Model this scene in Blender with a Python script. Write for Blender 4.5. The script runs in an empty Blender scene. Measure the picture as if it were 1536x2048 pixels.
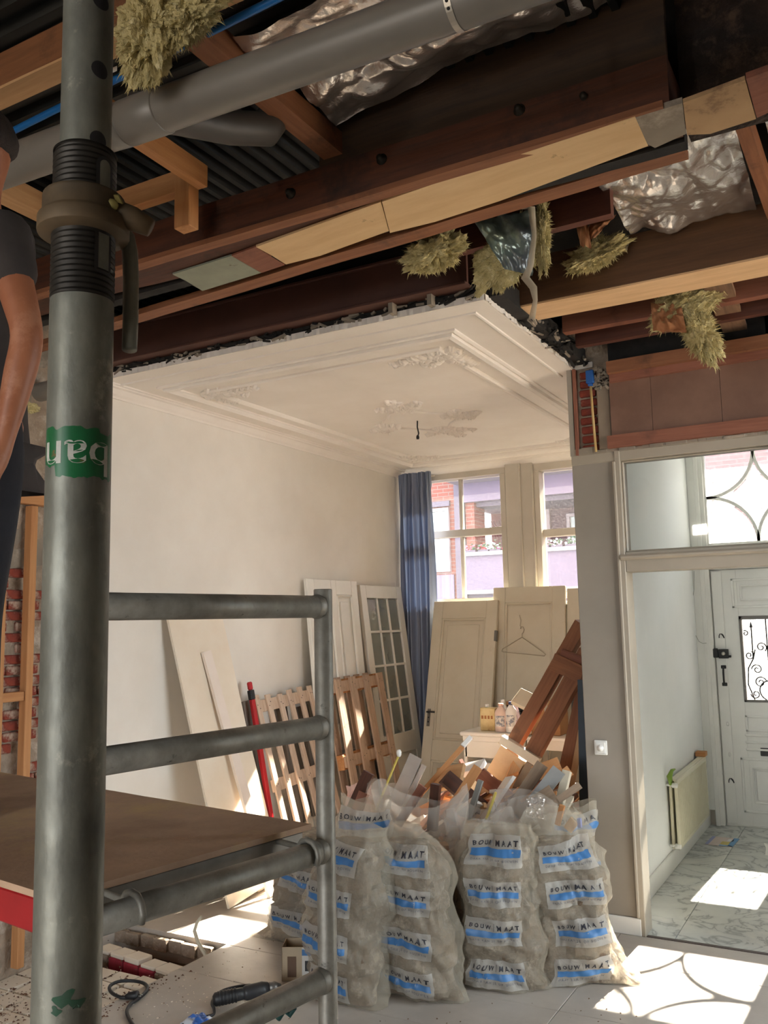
import bpy, math, random
import numpy as np
from mathutils import Vector, Matrix, noise, Quaternion

SC = bpy.context.scene
COL = SC.collection
R = random.Random(7)

# ------------------------------------------------------------------ camera
YAW, PITCH, ROLL, FPX, EYE = -0.507185, 0.124753, -0.021303, 1762.5, 1.80
_F = Vector((math.sin(YAW)*math.cos(PITCH), math.cos(YAW)*math.cos(PITCH), math.sin(PITCH)))
_r0 = Vector((math.cos(YAW), -math.sin(YAW), 0)); _u0 = _r0.cross(_F)
_RT = _r0*math.cos(ROLL) + _u0*math.sin(ROLL)
_UP = -_r0*math.sin(ROLL) + _u0*math.cos(ROLL)
CAM = Vector((0, 0, EYE))
cd = bpy.data.cameras.new('camera'); cam = bpy.data.objects.new('camera', cd); COL.objects.link(cam)
cd.sensor_fit = 'VERTICAL'; cd.sensor_height = 24.0; cd.lens = FPX/2048*24.0
cd.clip_start = 0.05; cd.clip_end = 200
m = Matrix((( _RT.x, _UP.x, -_F.x, 0), (_RT.y, _UP.y, -_F.y, 0), (_RT.z, _UP.z, -_F.z, EYE), (0, 0, 0, 1)))
cam.matrix_world = m
SC.camera = cam

# ------------------------------------------------------------------ world, sun, exposure
SKY, SUN, EXPO = 3.0, 26.0, 1.7
w = bpy.data.worlds.new('sky'); SC.world = w; w.use_nodes = True
bgn = w.node_tree.nodes['Background']; bgn.inputs[0].default_value = (0.90, 0.95, 1.0, 1); bgn.inputs[1].default_value = SKY
sd = bpy.data.lights.new('sun', 'SUN'); sun = bpy.data.objects.new('sun', sd); COL.objects.link(sun)
sd.energy = SUN; sd.angle = math.radians(0.53); sd.color = (1.0, 0.89, 0.74)
_az, _el = math.radians(3.3), math.radians(37.5)
sdir = Vector((math.sin(_az)*math.cos(_el), math.cos(_az)*math.cos(_el), math.sin(_el)))
sun.rotation_euler = sdir.to_track_quat('Z', 'Y').to_euler(); sun.location = sdir*30
SC.view_settings.view_transform = 'Standard'; SC.view_settings.look = 'None'
SC.view_settings.exposure = EXPO; SC.view_settings.gamma = 1.0; SC.view_settings.use_curve_mapping = False
SC.cycles.use_denoising = True; SC.cycles.max_bounces = 10; SC.cycles.diffuse_bounces = 6
SC.cycles.transparent_max_bounces = 24; SC.cycles.sample_clamp_indirect = 6.0
SC.cycles.caustics_reflective = False; SC.cycles.caustics_refractive = False

def portal(name, c, sx, sz, toward):
    d = bpy.data.lights.new(name, 'AREA'); d.shape = 'RECTANGLE'; d.size = sx; d.size_y = sz
    d.cycles.is_portal = True
    o = bpy.data.objects.new(name, d); COL.objects.link(o); o.location = c
    o.rotation_euler = (-Vector(toward)).to_track_quat('Z', 'Y').to_euler()
portal('window_portal', (-3.0, 8.28, 2.62), 2.7, 1.35, (0, -1, 0))
portal('fanlight_portal', (-0.86, 8.5, 2.85), 0.95, 1.0, (0, -1, 0))
portal('rear_portal', (-1.9, -4.1, 1.3), 3.4, 2.5, (0, 1, 0))
portal('side_portal', (1.42, 4.15, 1.72), 2.2, 2.9, (-1, 0, 0))

# ------------------------------------------------------------------ helpers
def ray(px, py):
    return _RT*((px-768)/FPX) - _UP*((py-1024)/FPX) + _F
def at(px, py, ax, v):
    """point of the place seen at a pixel of the photograph, on the plane ax = v"""
    d = ray(px, py); i = 'xyz'.index(ax); t = (v-CAM[i])/d[i]
    return CAM + d*t
def lin(c):
    c = c/255.0
    return c/12.92 if c <= .04045 else ((c+.055)/1.055)**2.4
def rgb(r, g, b): return (lin(r), lin(g), lin(b), 1)
def V(*a): return Vector(a)
def nz(p, s=1.0, seed=0.0): return noise.noise(Vector((p[0]*s+seed, p[1]*s+seed*1.7, p[2]*s-seed)))

MATS = {}
def mat(name, a, b=None, rough=.6, metal=0., scale=6., stretch=(1, 1, 1), bump=0., bscale=40., detail=6., lo=.35, hi=.65,
        spots=None, sscale=3., slo=.55, shi=.62, coat=0., spec=.5, bdist=.01, rvar=0., coords='Object', trans=0., alpha=1., bstretch=None):
    if name in MATS: return MATS[name]
    m = bpy.data.materials.new(name); m.use_nodes = True; N = m.node_tree.nodes; L = m.node_tree.links
    P = N['Principled BSDF']; P.inputs['Roughness'].default_value = rough; P.inputs['Metallic'].default_value = metal
    P.inputs['Coat Weight'].default_value = coat; P.inputs['Specular IOR Level'].default_value = spec
    P.inputs['Base Color'].default_value = a
    P.inputs['Transmission Weight'].default_value = trans; P.inputs['Alpha'].default_value = alpha
    tc = N.new('ShaderNodeTexCoord'); mp = N.new('ShaderNodeMapping'); mp.inputs['Scale'].default_value = stretch
    L.new(tc.outputs[coords], mp.inputs['Vector'])
    if b is not None:
        n = N.new('ShaderNodeTexNoise'); n.inputs['Scale'].default_value = scale; n.inputs['Detail'].default_value = detail
        n.inputs['Roughness'].default_value = .62
        L.new(mp.outputs[0], n.inputs['Vector'])
        r = N.new('ShaderNodeValToRGB'); r.color_ramp.elements[0].position = lo; r.color_ramp.elements[1].position = hi
        r.color_ramp.elements[0].color = a; r.color_ramp.elements[1].color = b
        L.new(n.outputs['Fac'], r.inputs[0]); out = r.outputs[0]
        if spots is not None:
            n2 = N.new('ShaderNodeTexNoise'); n2.inputs['Scale'].default_value = sscale; n2.inputs['Detail'].default_value = 8
            n2.inputs['Roughness'].default_value = .7
            L.new(tc.outputs[coords], n2.inputs['Vector'])
            r2 = N.new('ShaderNodeMapRange'); r2.inputs[1].default_value = slo; r2.inputs[2].default_value = shi
            L.new(n2.outputs['Fac'], r2.inputs[0])
            mx = N.new('ShaderNodeMix'); mx.data_type = 'RGBA'; mx.inputs[7].default_value = spots
            L.new(r2.outputs[0], mx.inputs[0]); L.new(out, mx.inputs[6]); out = mx.outputs[2]
        L.new(out, P.inputs['Base Color'])
        if rvar:
            r3 = N.new('ShaderNodeMapRange'); r3.inputs[3].default_value = rough-rvar; r3.inputs[4].default_value = rough+rvar
            L.new(n.outputs['Fac'], r3.inputs[0]); L.new(r3.outputs[0], P.inputs['Roughness'])
    if bump:
        nb = N.new('ShaderNodeTexNoise'); nb.inputs['Scale'].default_value = bscale; nb.inputs['Detail'].default_value = 5
        if bstretch:
            mb = N.new('ShaderNodeMapping'); mb.inputs['Scale'].default_value = bstretch
            L.new(tc.outputs[coords], mb.inputs['Vector']); L.new(mb.outputs[0], nb.inputs['Vector'])
        else: L.new(mp.outputs[0], nb.inputs['Vector'])
        bp = N.new('ShaderNodeBump'); bp.inputs['Strength'].default_value = bump; bp.inputs['Distance'].default_value = bdist
        L.new(nb.outputs['Fac'], bp.inputs['Height']); L.new(bp.outputs[0], P.inputs['Normal'])
    MATS[name] = m
    return m

def wood(name, a, b, dark=None, rough=.7, sc=1.0, **k):
    return mat(name, a, b, rough=rough, scale=3.0*sc, stretch=(1.0, 14, 14), bump=.25, bscale=9, lo=.3, hi=.7, bdist=.003,
               spots=dark, sscale=2.2, slo=.56, shi=.7, **k)

def glass_mat(name, tint=(1, 1, 1, 1), gloss=.08, rough=.02, dirt=None):
    if name in MATS: return MATS[name]
    m = bpy.data.materials.new(name); m.use_nodes = True; N = m.node_tree.nodes; L = m.node_tree.links
    for n in list(N): N.remove(n)
    o = N.new('ShaderNodeOutputMaterial'); t = N.new('ShaderNodeBsdfTransparent'); t.inputs[0].default_value = tint
    g = N.new('ShaderNodeBsdfGlossy'); g.inputs['Roughness'].default_value = rough
    f = N.new('ShaderNodeFresnel'); f.inputs[0].default_value = 1.45
    x = N.new('ShaderNodeMixShader'); L.new(f.outputs[0], x.inputs[0]); L.new(t.outputs[0], x.inputs[1]); L.new(g.outputs[0], x.inputs[2])
    out = x.outputs[0]
    if dirt:
        tc = N.new('ShaderNodeTexCoord'); n = N.new('ShaderNodeTexNoise'); n.inputs['Scale'].default_value = 60; n.inputs['Detail'].default_value = 8
        L.new(tc.outputs['Object'], n.inputs['Vector'])
        r = N.new('ShaderNodeMapRange'); r.inputs[1].default_value = .25; r.inputs[2].default_value = .8; r.inputs[4].default_value = dirt
        L.new(n.outputs['Fac'], r.inputs[0])
        d = N.new('ShaderNodeBsdfTranslucent'); d.inputs[0].default_value = (.9, .9, .9, 1)
        y = N.new('ShaderNodeMixShader'); L.new(r.outputs[0], y.inputs[0]); L.new(out, y.inputs[1]); L.new(d.outputs[0], y.inputs[2]); out = y.outputs[0]
    L.new(out, o.inputs[0]); MATS[name] = m
    return m

def emit(name, col, s):
    m = bpy.data.materials.new(name); m.use_nodes = True; P = m.node_tree.nodes['Principled BSDF']
    P.inputs['Emission Color'].default_value = col; P.inputs['Emission Strength'].default_value = s; P.inputs['Base Color'].default_value = col
    return m

class MB:
    def __init__(s): s.v = []; s.f = []; s.sm = []; s.mi = []
    def add(s, verts, faces, M=None, smooth=False, mi=0):
        k = len(s.v)
        s.v += [tuple(M @ Vector(p)) for p in verts] if M is not None else [tuple(p) for p in verts]
        s.f += [tuple(i+k for i in f) for f in faces]; s.sm += [smooth]*len(faces); s.mi += [mi]*len(faces)
        return s
    def box(s, x0, x1, y0, y1, z0, z1, b=0., M=None, mi=0):
        if x0 > x1: x0, x1 = x1, x0
        if y0 > y1: y0, y1 = y1, y0
        if z0 > z1: z0, z1 = z1, z0
        if b <= 0:
            v = [(x, y, z) for x in (x0, x1) for y in (y0, y1) for z in (z0, z1)]
            return s.add(v, [(0, 1, 3, 2), (4, 6, 7, 5), (0, 4, 5, 1), (2, 3, 7, 6), (0, 2, 6, 4), (1, 5, 7, 3)], M, False, mi)
        b = min(b, (x1-x0)*.49, (y1-y0)*.49, (z1-z0)*.49)
        v = []; idx = {}
        for ix, X in enumerate((x0, x1)):
            for iy, Y in enumerate((y0, y1)):
                for iz, Z in enumerate((z0, z1)):
                    sx, sy, sz = (1, -1)[ix], (1, -1)[iy], (1, -1)[iz]
                    for ax, p in enumerate(((X, Y+sy*b, Z+sz*b), (X+sx*b, Y, Z+sz*b), (X+sx*b, Y+sy*b, Z))):
                        idx[ix, iy, iz, ax] = len(v); v.append(p)
        F = []
        for ax in range(3):
            o = [a for a in range(3) if a != ax]
            for e in (0, 1):
                q = []
                for (p1, p2) in ((0, 0), (1, 0), (1, 1), (0, 1)):
                    c = [0, 0, 0]; c[ax] = e; c[o[0]] = p1; c[o[1]] = p2; q.append(idx[(*c, ax)])
                F.append(q if (e == 1) == (ax != 1) else q[::-1])
            for p1 in (0, 1):
                for p2 in (0, 1):
                    c0 = [0, 0, 0]; c1 = [0, 0, 0]; c1[ax] = 1
                    for c in (c0, c1): c[o[0]] = p1; c[o[1]] = p2
                    F.append((idx[(*c0, o[0])], idx[(*c1, o[0])], idx[(*c1, o[1])], idx[(*c0, o[1])]))
        for c in [(i, j, k) for i in (0, 1) for j in (0, 1) for k in (0, 1)]:
            F.append((idx[(*c, 0)], idx[(*c, 1)], idx[(*c, 2)]))
        return s.add(v, F, M, False, mi)
    def tube(s, pts, r, n=10, caps=True, closed=False, smooth=True, M=None, mi=0):
        pts = [Vector(p) for p in pts]; m = len(pts)
        rr = r if isinstance(r, (list, tuple)) else [r]*m
        t0 = (pts[1]-pts[0]).normalized()
        up = Vector((0, 0, 1)) if abs(t0.z) < .9 else Vector((1, 0, 0))
        nn = (up - t0*up.dot(t0)).normalized(); V_ = []
        for i, p in enumerate(pts):
            if closed: t = (pts[(i+1) % m]-pts[i-1]).normalized()
            else: t = (pts[min(i+1, m-1)]-pts[max(i-1, 0)]).normalized()
            nn = (nn - t*nn.dot(t)); nn = nn.normalized() if nn.length > 1e-6 else t.orthogonal().normalized()
            bb = t.cross(nn)
            for k in range(n):
                a = 2*math.pi*k/n; V_.append(p + (nn*math.cos(a)+bb*math.sin(a))*rr[i])
        F = []
        for i in range(m if closed else m-1):
            j = (i+1) % m
            for k in range(n): F.append((i*n+k, i*n+(k+1) % n, j*n+(k+1) % n, j*n+k))
        if caps and not closed: F += [tuple(range(n))[::-1], tuple((m-1)*n+k for k in range(n))]
        return s.add(V_, F, M, smooth, mi)
    def lathe(s, prof, n=24, M=None, smooth=True, mi=0, caps=True):
        V_ = [(r*math.cos(2*math.pi*k/n), r*math.sin(2*math.pi*k/n), z) for r, z in prof for k in range(n)]
        F = [(i*n+k, i*n+(k+1) % n, (i+1)*n+(k+1) % n, (i+1)*n+k) for i in range(len(prof)-1) for k in range(n)]
        if caps: F += [tuple(range(n))[::-1], tuple((len(prof)-1)*n+k for k in range(n))]
        return s.add(V_, F, M, smooth, mi)
    def prism(s, poly, t, M=None, mi=0, smooth=False):
        """poly in XY, from z=0 to z=t"""
        n = len(poly); V_ = [(x, y, 0) for x, y in poly]+[(x, y, t) for x, y in poly]
        F = [tuple(range(n))[::-1], tuple(range(n, 2*n))]+[(i, (i+1) % n, n+(i+1) % n, n+i) for i in range(n)]
        return s.add(V_, F, M, smooth, mi)
    def grid(s, fn, nu, nv, smooth=True, mi=0, wrap=False):
        V_ = [fn(i/nu, j/nv) for j in range(nv+1) for i in range(nu+1)]; w = nu+1
        F = [(j*w+i, j*w+i+1, (j+1)*w+i+1, (j+1)*w+i) for j in range(nv) for i in range(nu)]
        return s.add(V_, F, None, smooth, mi)
    def mesh(s, name):
        me = bpy.data.meshes.new(name); me.from_pydata(s.v, [], s.f)
        me.polygons.foreach_set('use_smooth', s.sm); me.polygons.foreach_set('material_index', s.mi); me.update()
        return me
    def build(s, name, mats, parent=None, M=None):
        me = s.mesh(name)
        for mt in (mats if isinstance(mats, (list, tuple)) else [mats]): me.materials.append(mt)
        return link(name, me, parent, M)

def link(name, me, parent=None, M=None):
    o = bpy.data.objects.new(name, me); COL.objects.link(o)
    if parent is not None:
        o.parent = parent; o.matrix_parent_inverse = world_of(parent).inverted()
    if M is not None: o.matrix_basis = M
    return o
def world_of(o):
    if o.parent is None: return o.matrix_basis.copy()
    return world_of(o.parent) @ o.matrix_parent_inverse @ o.matrix_basis
def tag(o, label, cat, group=None, kind=None):
    o['label'] = label; o['category'] = cat
    if group: o['group'] = group
    if kind: o['kind'] = kind
    return o
def struct(o): o['kind'] = 'structure'; return o
def empty(name, loc, label=None, cat=None, group=None, kind=None, rot=None):
    o = bpy.data.objects.new(name, None); COL.objects.link(o); o.location = loc; o.empty_display_size = .05
    if rot is not None: o.rotation_euler = rot
    if label: tag(o, label, cat, group, kind)
    return o
def frame_m(p0, p1, up=(0, 0, 1)):
    """matrix: local X from p0 to p1, local Z near up, origin mid"""
    p0, p1 = Vector(p0), Vector(p1); x = (p1-p0).normalized(); u = Vector(up)
    if abs(x.dot(u)) > .98: u = Vector((0, 1, 0))
    y = u.cross(x).normalized(); z = x.cross(y)
    c = (p0+p1)/2
    return Matrix(((x.x, y.x, z.x, c.x), (x.y, y.y, z.y, c.y), (x.z, y.z, z.z, c.z), (0, 0, 0, 1)))
def plank(name, p0, p1, w, t, mt, parent=None, up=(0, 0, 1), b=.003, seg=1, wob=0., rag=0.):
    """a board: local X = length, Y = width w, Z = thickness t"""
    L = (Vector(p1)-Vector(p0)).length; mb = MB()
    if seg == 1 and not rag: mb.box(-L/2, L/2, -w/2, w/2, -t/2, t/2, b)
    else:
        V_ = []; sd = R.random()*50
        for i in range(seg+1):
            x = -L/2+L*i/seg; o = wob*noise.noise(Vector((x*2+sd, sd, 0))); o2 = wob*noise.noise(Vector((x*2, sd+9, 3)))
            for (y, z) in ((-w/2, -t/2), (w/2, -t/2), (w/2, t/2), (-w/2, t/2)):
                xx = x + (R.uniform(-rag, rag) if i in (0, seg) else 0)
                e = wob*.6*noise.noise(Vector((x*9+y*40, z*60+sd, 1)))
                V_.append((xx, y+o+e, z+o2+e*.6))
        F = [(3, 2, 1, 0), tuple(seg*4+k for k in range(4))]
        F += [(i*4+k, i*4+(k+1) % 4, (i+1)*4+(k+1) % 4, (i+1)*4+k) for i in range(seg) for k in range(4)]
        mb.add(V_, F)
    return mb.build(name, mt, parent, frame_m(p0, p1, up))
def copy_tree(o, parent=None, loc=None):
    c = o.copy(); COL.objects.link(c); c.parent = parent
    for ch in list(o.children): copy_tree(ch, c)
    return c

# ------------------------------------------------------------------ materials
M_plaster = mat('white plaster', rgb(226, 221, 213), rgb(233, 229, 222), rough=.75, scale=2, bump=.05, bscale=60)
M_ceil = mat('ceiling stucco', rgb(232, 226, 219), rgb(238, 233, 227), rough=.7, scale=2.5, bump=.04, bscale=30)
M_cream = mat('cream gloss paint', rgb(198, 191, 178), rgb(206, 199, 187), rough=.38, scale=3, bump=.05, bscale=25)
M_white = mat('white gloss paint', rgb(230, 230, 226), rgb(236, 236, 232), rough=.35, scale=3, bump=.04, bscale=25)
M_greywall = mat('shade-darkened grey wall paint', rgb(150, 143, 133), rgb(157, 150, 140), rough=.7, scale=2.5, bump=.05, bscale=60, spots=rgb(134, 127, 118), sscale=2, slo=.68, shi=.8)  # grey-beige, darkened further to hold the pier's backlit shade
M_frame = mat('shade-darkened frame paint', rgb(160, 151, 136), rgb(168, 159, 144), rough=.5, scale=3, bump=.06, bscale=30)  # frame colour darkened to include its backlit shade
M_hallwall = mat('cool white wall paint', rgb(238, 241, 241), rgb(243, 245, 245), rough=.7, scale=2, bump=.04, bscale=60)
M_steel = mat('galvanised steel', rgb(148, 148, 136), rgb(86, 86, 79), rough=.46, metal=.4, scale=16, stretch=(1, 1, .55), lo=.28, hi=.74, detail=9, spots=rgb(158, 156, 142), sscale=26, slo=.60, shi=.70, rvar=.14, bump=.12, bscale=60)
M_alu = mat('worn aluminium', rgb(166, 162, 151), rgb(122, 118, 109), rough=.5, metal=.35, scale=18, lo=.28, hi=.72, detail=9, spots=rgb(66, 62, 56), sscale=32, slo=.63, shi=.72, rvar=.1, bump=.1, bscale=60)
M_darksteel = mat('dark greasy steel', rgb(54, 50, 44), rgb(34, 31, 28), rough=.5, metal=.6, scale=12, rvar=.1, spots=rgb(88, 70, 48), sscale=12, slo=.6, shi=.75)
M_collar = mat('dusty cast steel', rgb(112, 92, 66), rgb(76, 64, 48), rough=.65, metal=.35, scale=10)
M_pine = wood('fresh pine', rgb(196, 142, 92), rgb(174, 118, 72))
M_pine2 = wood('pale pine', rgb(208, 168, 124), rgb(186, 144, 100))
M_oldbeam = wood('old brown timber', rgb(92, 50, 30), rgb(60, 34, 22), dark=rgb(38, 24, 18))
M_orangewood = wood('orange-brown timber', rgb(152, 100, 68), rgb(122, 78, 52), dark=rgb(88, 60, 44))
M_darktimber = wood('dark stained timber', rgb(70, 50, 32), rgb(48, 34, 22), dark=rgb(30, 22, 16))
M_oxide = mat('brown primer steel', rgb(88, 56, 46), rgb(76, 48, 40), rough=.6, scale=4, spots=rgb(60, 42, 38), sscale=6, slo=.6, shi=.8)
M_brownboard = mat('brown fibre board', rgb(132, 100, 84), rgb(116, 86, 72), rough=.75, scale=3, spots=rgb(128, 98, 84), sscale=2.5, slo=.55, shi=.75, bump=.1)
M_redplank = wood('reddish plank', rgb(150, 96, 76), rgb(126, 78, 60), dark=rgb(104, 66, 54))
M_ply = mat('pale plywood', rgb(228, 196, 150), rgb(216, 180, 132), rough=.65, scale=2.5, stretch=(1, 6, 6), spots=rgb(150, 112, 76), sscale=5, slo=.66, shi=.74)
M_deck = mat('black corrugated sheet', rgb(34, 36, 34), rgb(26, 28, 27), rough=.55, metal=.2, scale=6)
M_black = mat('matt black', rgb(24, 22, 21), rgb(36, 33, 30), rough=.9, scale=12, bump=.3, bscale=25)  # near-black for slab, backings, gap fills and lath scraps
M_foil = mat('aluminium foil', rgb(226, 220, 214), rgb(206, 198, 192), rough=.27, metal=.82, scale=6, bump=.35, bscale=9, bdist=.04)
M_wool = mat('mineral wool', rgb(208, 196, 146), rgb(172, 158, 108), rough=.95, scale=30, bump=.9, bscale=90, spots=rgb(226, 218, 178), sscale=22, slo=.55, shi=.7)
M_kraft = mat('brown kraft paper', rgb(176, 124, 84), rgb(150, 100, 66), rough=.8, scale=8)
M_pvc = mat('grey pvc', rgb(128, 124, 118), rgb(120, 116, 110), rough=.38, scale=3, spots=rgb(142, 138, 130), sscale=3, slo=.6, shi=.8)
M_blue = mat('blue water pipe', rgb(20, 104, 176), rough=.4)
M_floor = mat('grey laminate', rgb(190, 182, 172), rgb(170, 162, 153), rough=.45, scale=2.2, stretch=(1, 1, 1), spots=rgb(182, 176, 168), sscale=5, slo=.58, shi=.7, bump=.06, bscale=40, rvar=.08)
M_dirt = mat('sand and dirt', rgb(126, 96, 68), rgb(98, 74, 54), rough=.95, scale=16, bump=.6, bscale=40)
M_glass = glass_mat('clear glass', (.97, .985, .98, 1))
M_glassw = glass_mat('dusty window glass', (.95, .96, .965, 1), dirt=.012)
M_glassf = glass_mat('grimy fanlight glass', (.94, .95, .955, 1), dirt=.13)
M_dark = mat('dark rubber', rgb(30, 30, 32), rgb(40, 40, 42), rough=.5, scale=10)
M_iron = mat('black iron', rgb(44, 44, 46), rgb(58, 58, 58), rough=.5, metal=.5, scale=12)
M_mortar = mat('old lime mortar', rgb(168, 152, 134), rgb(142, 126, 110), rough=.95, scale=9, bump=.9, bscale=30, bdist=.02, spots=rgb(190, 178, 164), sscale=5, slo=.55, shi=.65)
M_rawplaster = mat('raw grey plaster', rgb(150, 140, 126), rgb(130, 120, 108), rough=.9, scale=4, bump=.4, bscale=20, spots=rgb(176, 164, 148), sscale=3.5, slo=.54, shi=.66)
M_brick = mat('red brick', rgb(146, 66, 48), rgb(114, 50, 40), rough=.9, scale=12, bump=.6, bscale=45, spots=rgb(176, 152, 134), sscale=8, slo=.52, shi=.62)

# marble tiles of the hall
def marble():
    m = bpy.data.materials.new('grey veined marble'); m.use_nodes = True; N = m.node_tree.nodes; L = m.node_tree.links; P = N['Principled BSDF']
    tc = N.new('ShaderNodeTexCoord'); oi = N.new('ShaderNodeObjectInfo')
    ad = N.new('ShaderNodeVectorMath'); ad.operation = 'MULTIPLY_ADD'; ad.inputs[1].default_value = (1, 1, 1)
    sc = N.new('ShaderNodeVectorMath'); sc.operation = 'SCALE'; sc.inputs[0].default_value = (17, 11, 5); L.new(oi.outputs['Random'], sc.inputs['Scale'])
    L.new(tc.outputs['Object'], ad.inputs[0]); L.new(sc.outputs[0], ad.inputs[2])
    n = N.new('ShaderNodeTexNoise'); n.inputs['Scale'].default_value = 3.2; n.inputs['Detail'].default_value = 9; n.inputs['Distortion'].default_value = 1.6
    L.new(ad.outputs[0], n.inputs['Vector'])
    r = N.new('ShaderNodeValToRGB'); cr = r.color_ramp
    cr.elements[0].position = .36; cr.elements[0].color = rgb(206, 210, 206); cr.elements[1].position = .66; cr.elements[1].color = rgb(212, 214, 209)
    for p, c in ((.46, rgb(198, 202, 199)), (.495, rgb(140, 146, 146)), (.52, rgb(194, 198, 196))):
        e = cr.elements.new(p); e.color = c
    L.new(n.outputs['Fac'], r.inputs[0]); L.new(r.outputs[0], P.inputs['Base Color']); P.inputs['Roughness'].default_value = .3
    MATS['marble'] = m; return m
M_marble = marble()
# ================================================================== THE SETTING
XL, XR, YR = -4.22, 1.30, -4.0        # left wall, right wall, rear wall of the back room
YP, YW, YG, YD = 5.30, 8.0, 8.10, 8.32   # partition, window wall, window glass, front door
HC, ZD = 3.35, 3.96                   # stucco ceiling, sheet deck above the joists

# ---- floor: one sub floor per zone, laminate panels as pieces, a hole where the floor was broken up
HX0, HX1, HY0, HY1 = -4.22, -3.40, 3.76, 4.16
fl = MB(); fl.box(XL-.1, XR+.1, YR-.1, YP, -.30, -.16); fl.box(XL-.1, -1.44, YP, 8.4, -.30, -.16)
floor = struct(fl.build('floor', M_dirt))
RUB = (XL, -3.42, 2.2, 3.76)          # strip beside the hole where the laminate is gone
def panel(x0, x1, y0, y1):
    if x1-x0 < .03 or y1-y0 < .03: return
    o = MB().box(x0+.0015, x1-.0015, y0+.0015, y1-.0015, -.16, 0, .002).build('floor_panel', M_floor, floor)
xs = [XL, -3.40, -2.665, -1.445, -.225, .995, XR+.1]
yrows = [YR-.1, -2.6, -1.4, -.2, 1.0, 2.2, 2.98, 3.76, 4.16, 4.86, YP]
for i in range(len(xs)-1):
    for j in range(len(yrows)-1):
        if i == 0 and (HY0-.01 < yrows[j] < HY1-.01 or 2.1 < yrows[j] < 3.7): continue
        if i == 0 and j == 8: pass
        panel(xs[i], xs[i+1], yrows[j], yrows[j+1])
for i in range(3):
    for y0, y1 in ((YP, 6.1), (6.1, 7.3), (7.3, 8.35)): panel(xs[i], min(xs[i+1], -1.44), y0, y1)
# ---- hall floor: marble tiles
hf = struct(MB().box(-1.44, -.38, YP+.02, 8.5, -.30, -.022).build('floor.001', M_mortar))
ys = [YP+.02, 5.68, 6.30, 6.92, 7.54, 8.16, 8.5]; xs2 = [-1.44, -1.15, -.53, -.38]
for i in range(3):
    for j in range(6):
        MB().box(xs2[i]+.0015, xs2[i+1]-.0015, ys[j]+.0015, ys[j+1]-.0015, -.02, 0, .0015).build('marble_tile', M_marble, hf)
MB().box(-1.30, -.44, YP-.005, YP+.025, -.03, .004, .002).build('threshold_strip', mat('dark strip', rgb(70, 58, 54), rough=.5), hf)

# ---- walls
wl = MB(); wl.box(XL-.25, XL, 3.70, 8.4, -.3, ZD)
struct(wl.build('wall_left', M_plaster))
wb = MB()
def rawwall(u, v):
    y = YR+(3.70-YR)*u; z = -.3+(ZD+.3)*v
    return (XL-.012+.018*nz((y, z, 0), 2.1)+.012*nz((y, z, 3), 7)+(.03 if z > 2.25+.12*nz((y, z, 0), 3) else 0), y, z)
wb.grid(lambda u, v: rawwall(1-u, v), 190, 90); wb.box(XL-.3, XL-.06, YR, 3.70, -.3, ZD)
brickwall = struct(wb.build('wall_left_rear', M_mortar))
# the raw render coat higher up
rc = MB()
rc.grid(lambda u, v: (XL+.012+.012*nz((YR+(3.68-YR)*(1-u), v*1.6, 5), 1.8), YR+(3.68-YR)*(1-u), 2.16+.10*nz(((1-u)*9, 0, 0), 3)*(1-v)+(ZD-2.16)*v), 120, 24)
rc.build('render_coat', M_rawplaster, brickwall)
# bricks laid bare below the render
bshape = []
for k in range(5):
    mb = MB(); mb.box(-.028, .012, -.102, .102, -.0255, .0255, .006)
    mb.v = [(x+.006*nz((x*40+k, y*12, z*30), 1, k), y+.006*nz((x, y*25, z*30+k), 1, k), z+.003*nz((x, y*20, z*9), 1, k)) for x, y, z in mb.v]
    me = mb.mesh('brick'); me.materials.append(M_brick); bshape.append(me)
half = MB().box(-.028, .012, -.048, .048, -.0255, .0255, .006).mesh('brick'); half.materials.append(M_brick)
rb = random.Random(3)
for row in range(22):
    z = .92+row*.060
    for c in range(7):
        y = 2.42+c*.212+(.106 if row % 2 else 0)
        if y > 3.60: continue
        dens = .62 if (1.45 < z < 1.95) else .38
        if nz((y, z, 0), 2.3, 5)*.7+rb.random() > dens+.22: continue
        o = link('brick', rb.choice(bshape) if rb.random() < .8 else half, brickwall, Matrix.Translation((XL+.002, y, z)))
# ---- window wall
ww = MB()
ww.box(XL-.25, -1.50, YW, 8.42, -.3, 1.95); ww.box(XL-.25, -1.50, YW, 8.42, 3.30, ZD)
ww.box(XL-.25, XL+.03, YW, 8.42, 1.95, 3.30); ww.box(-1.70, -1.50, YW, 8.42, 1.95, 3.30)
ww.box(-1.44, XR+.3, YD+.06, YD+.12, 3.36, ZD); ww.box(-1.44, XR+.3, YD+.12, 8.62, 3.66, ZD); ww.box(-1.58, -1.345, YD-.015, 8.62, -.3, 3.36); ww.box(-.40, XR+.3, YD-.02, 8.62, -.3, 3.36)
struct(ww.build('wall_front', M_cream))

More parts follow.
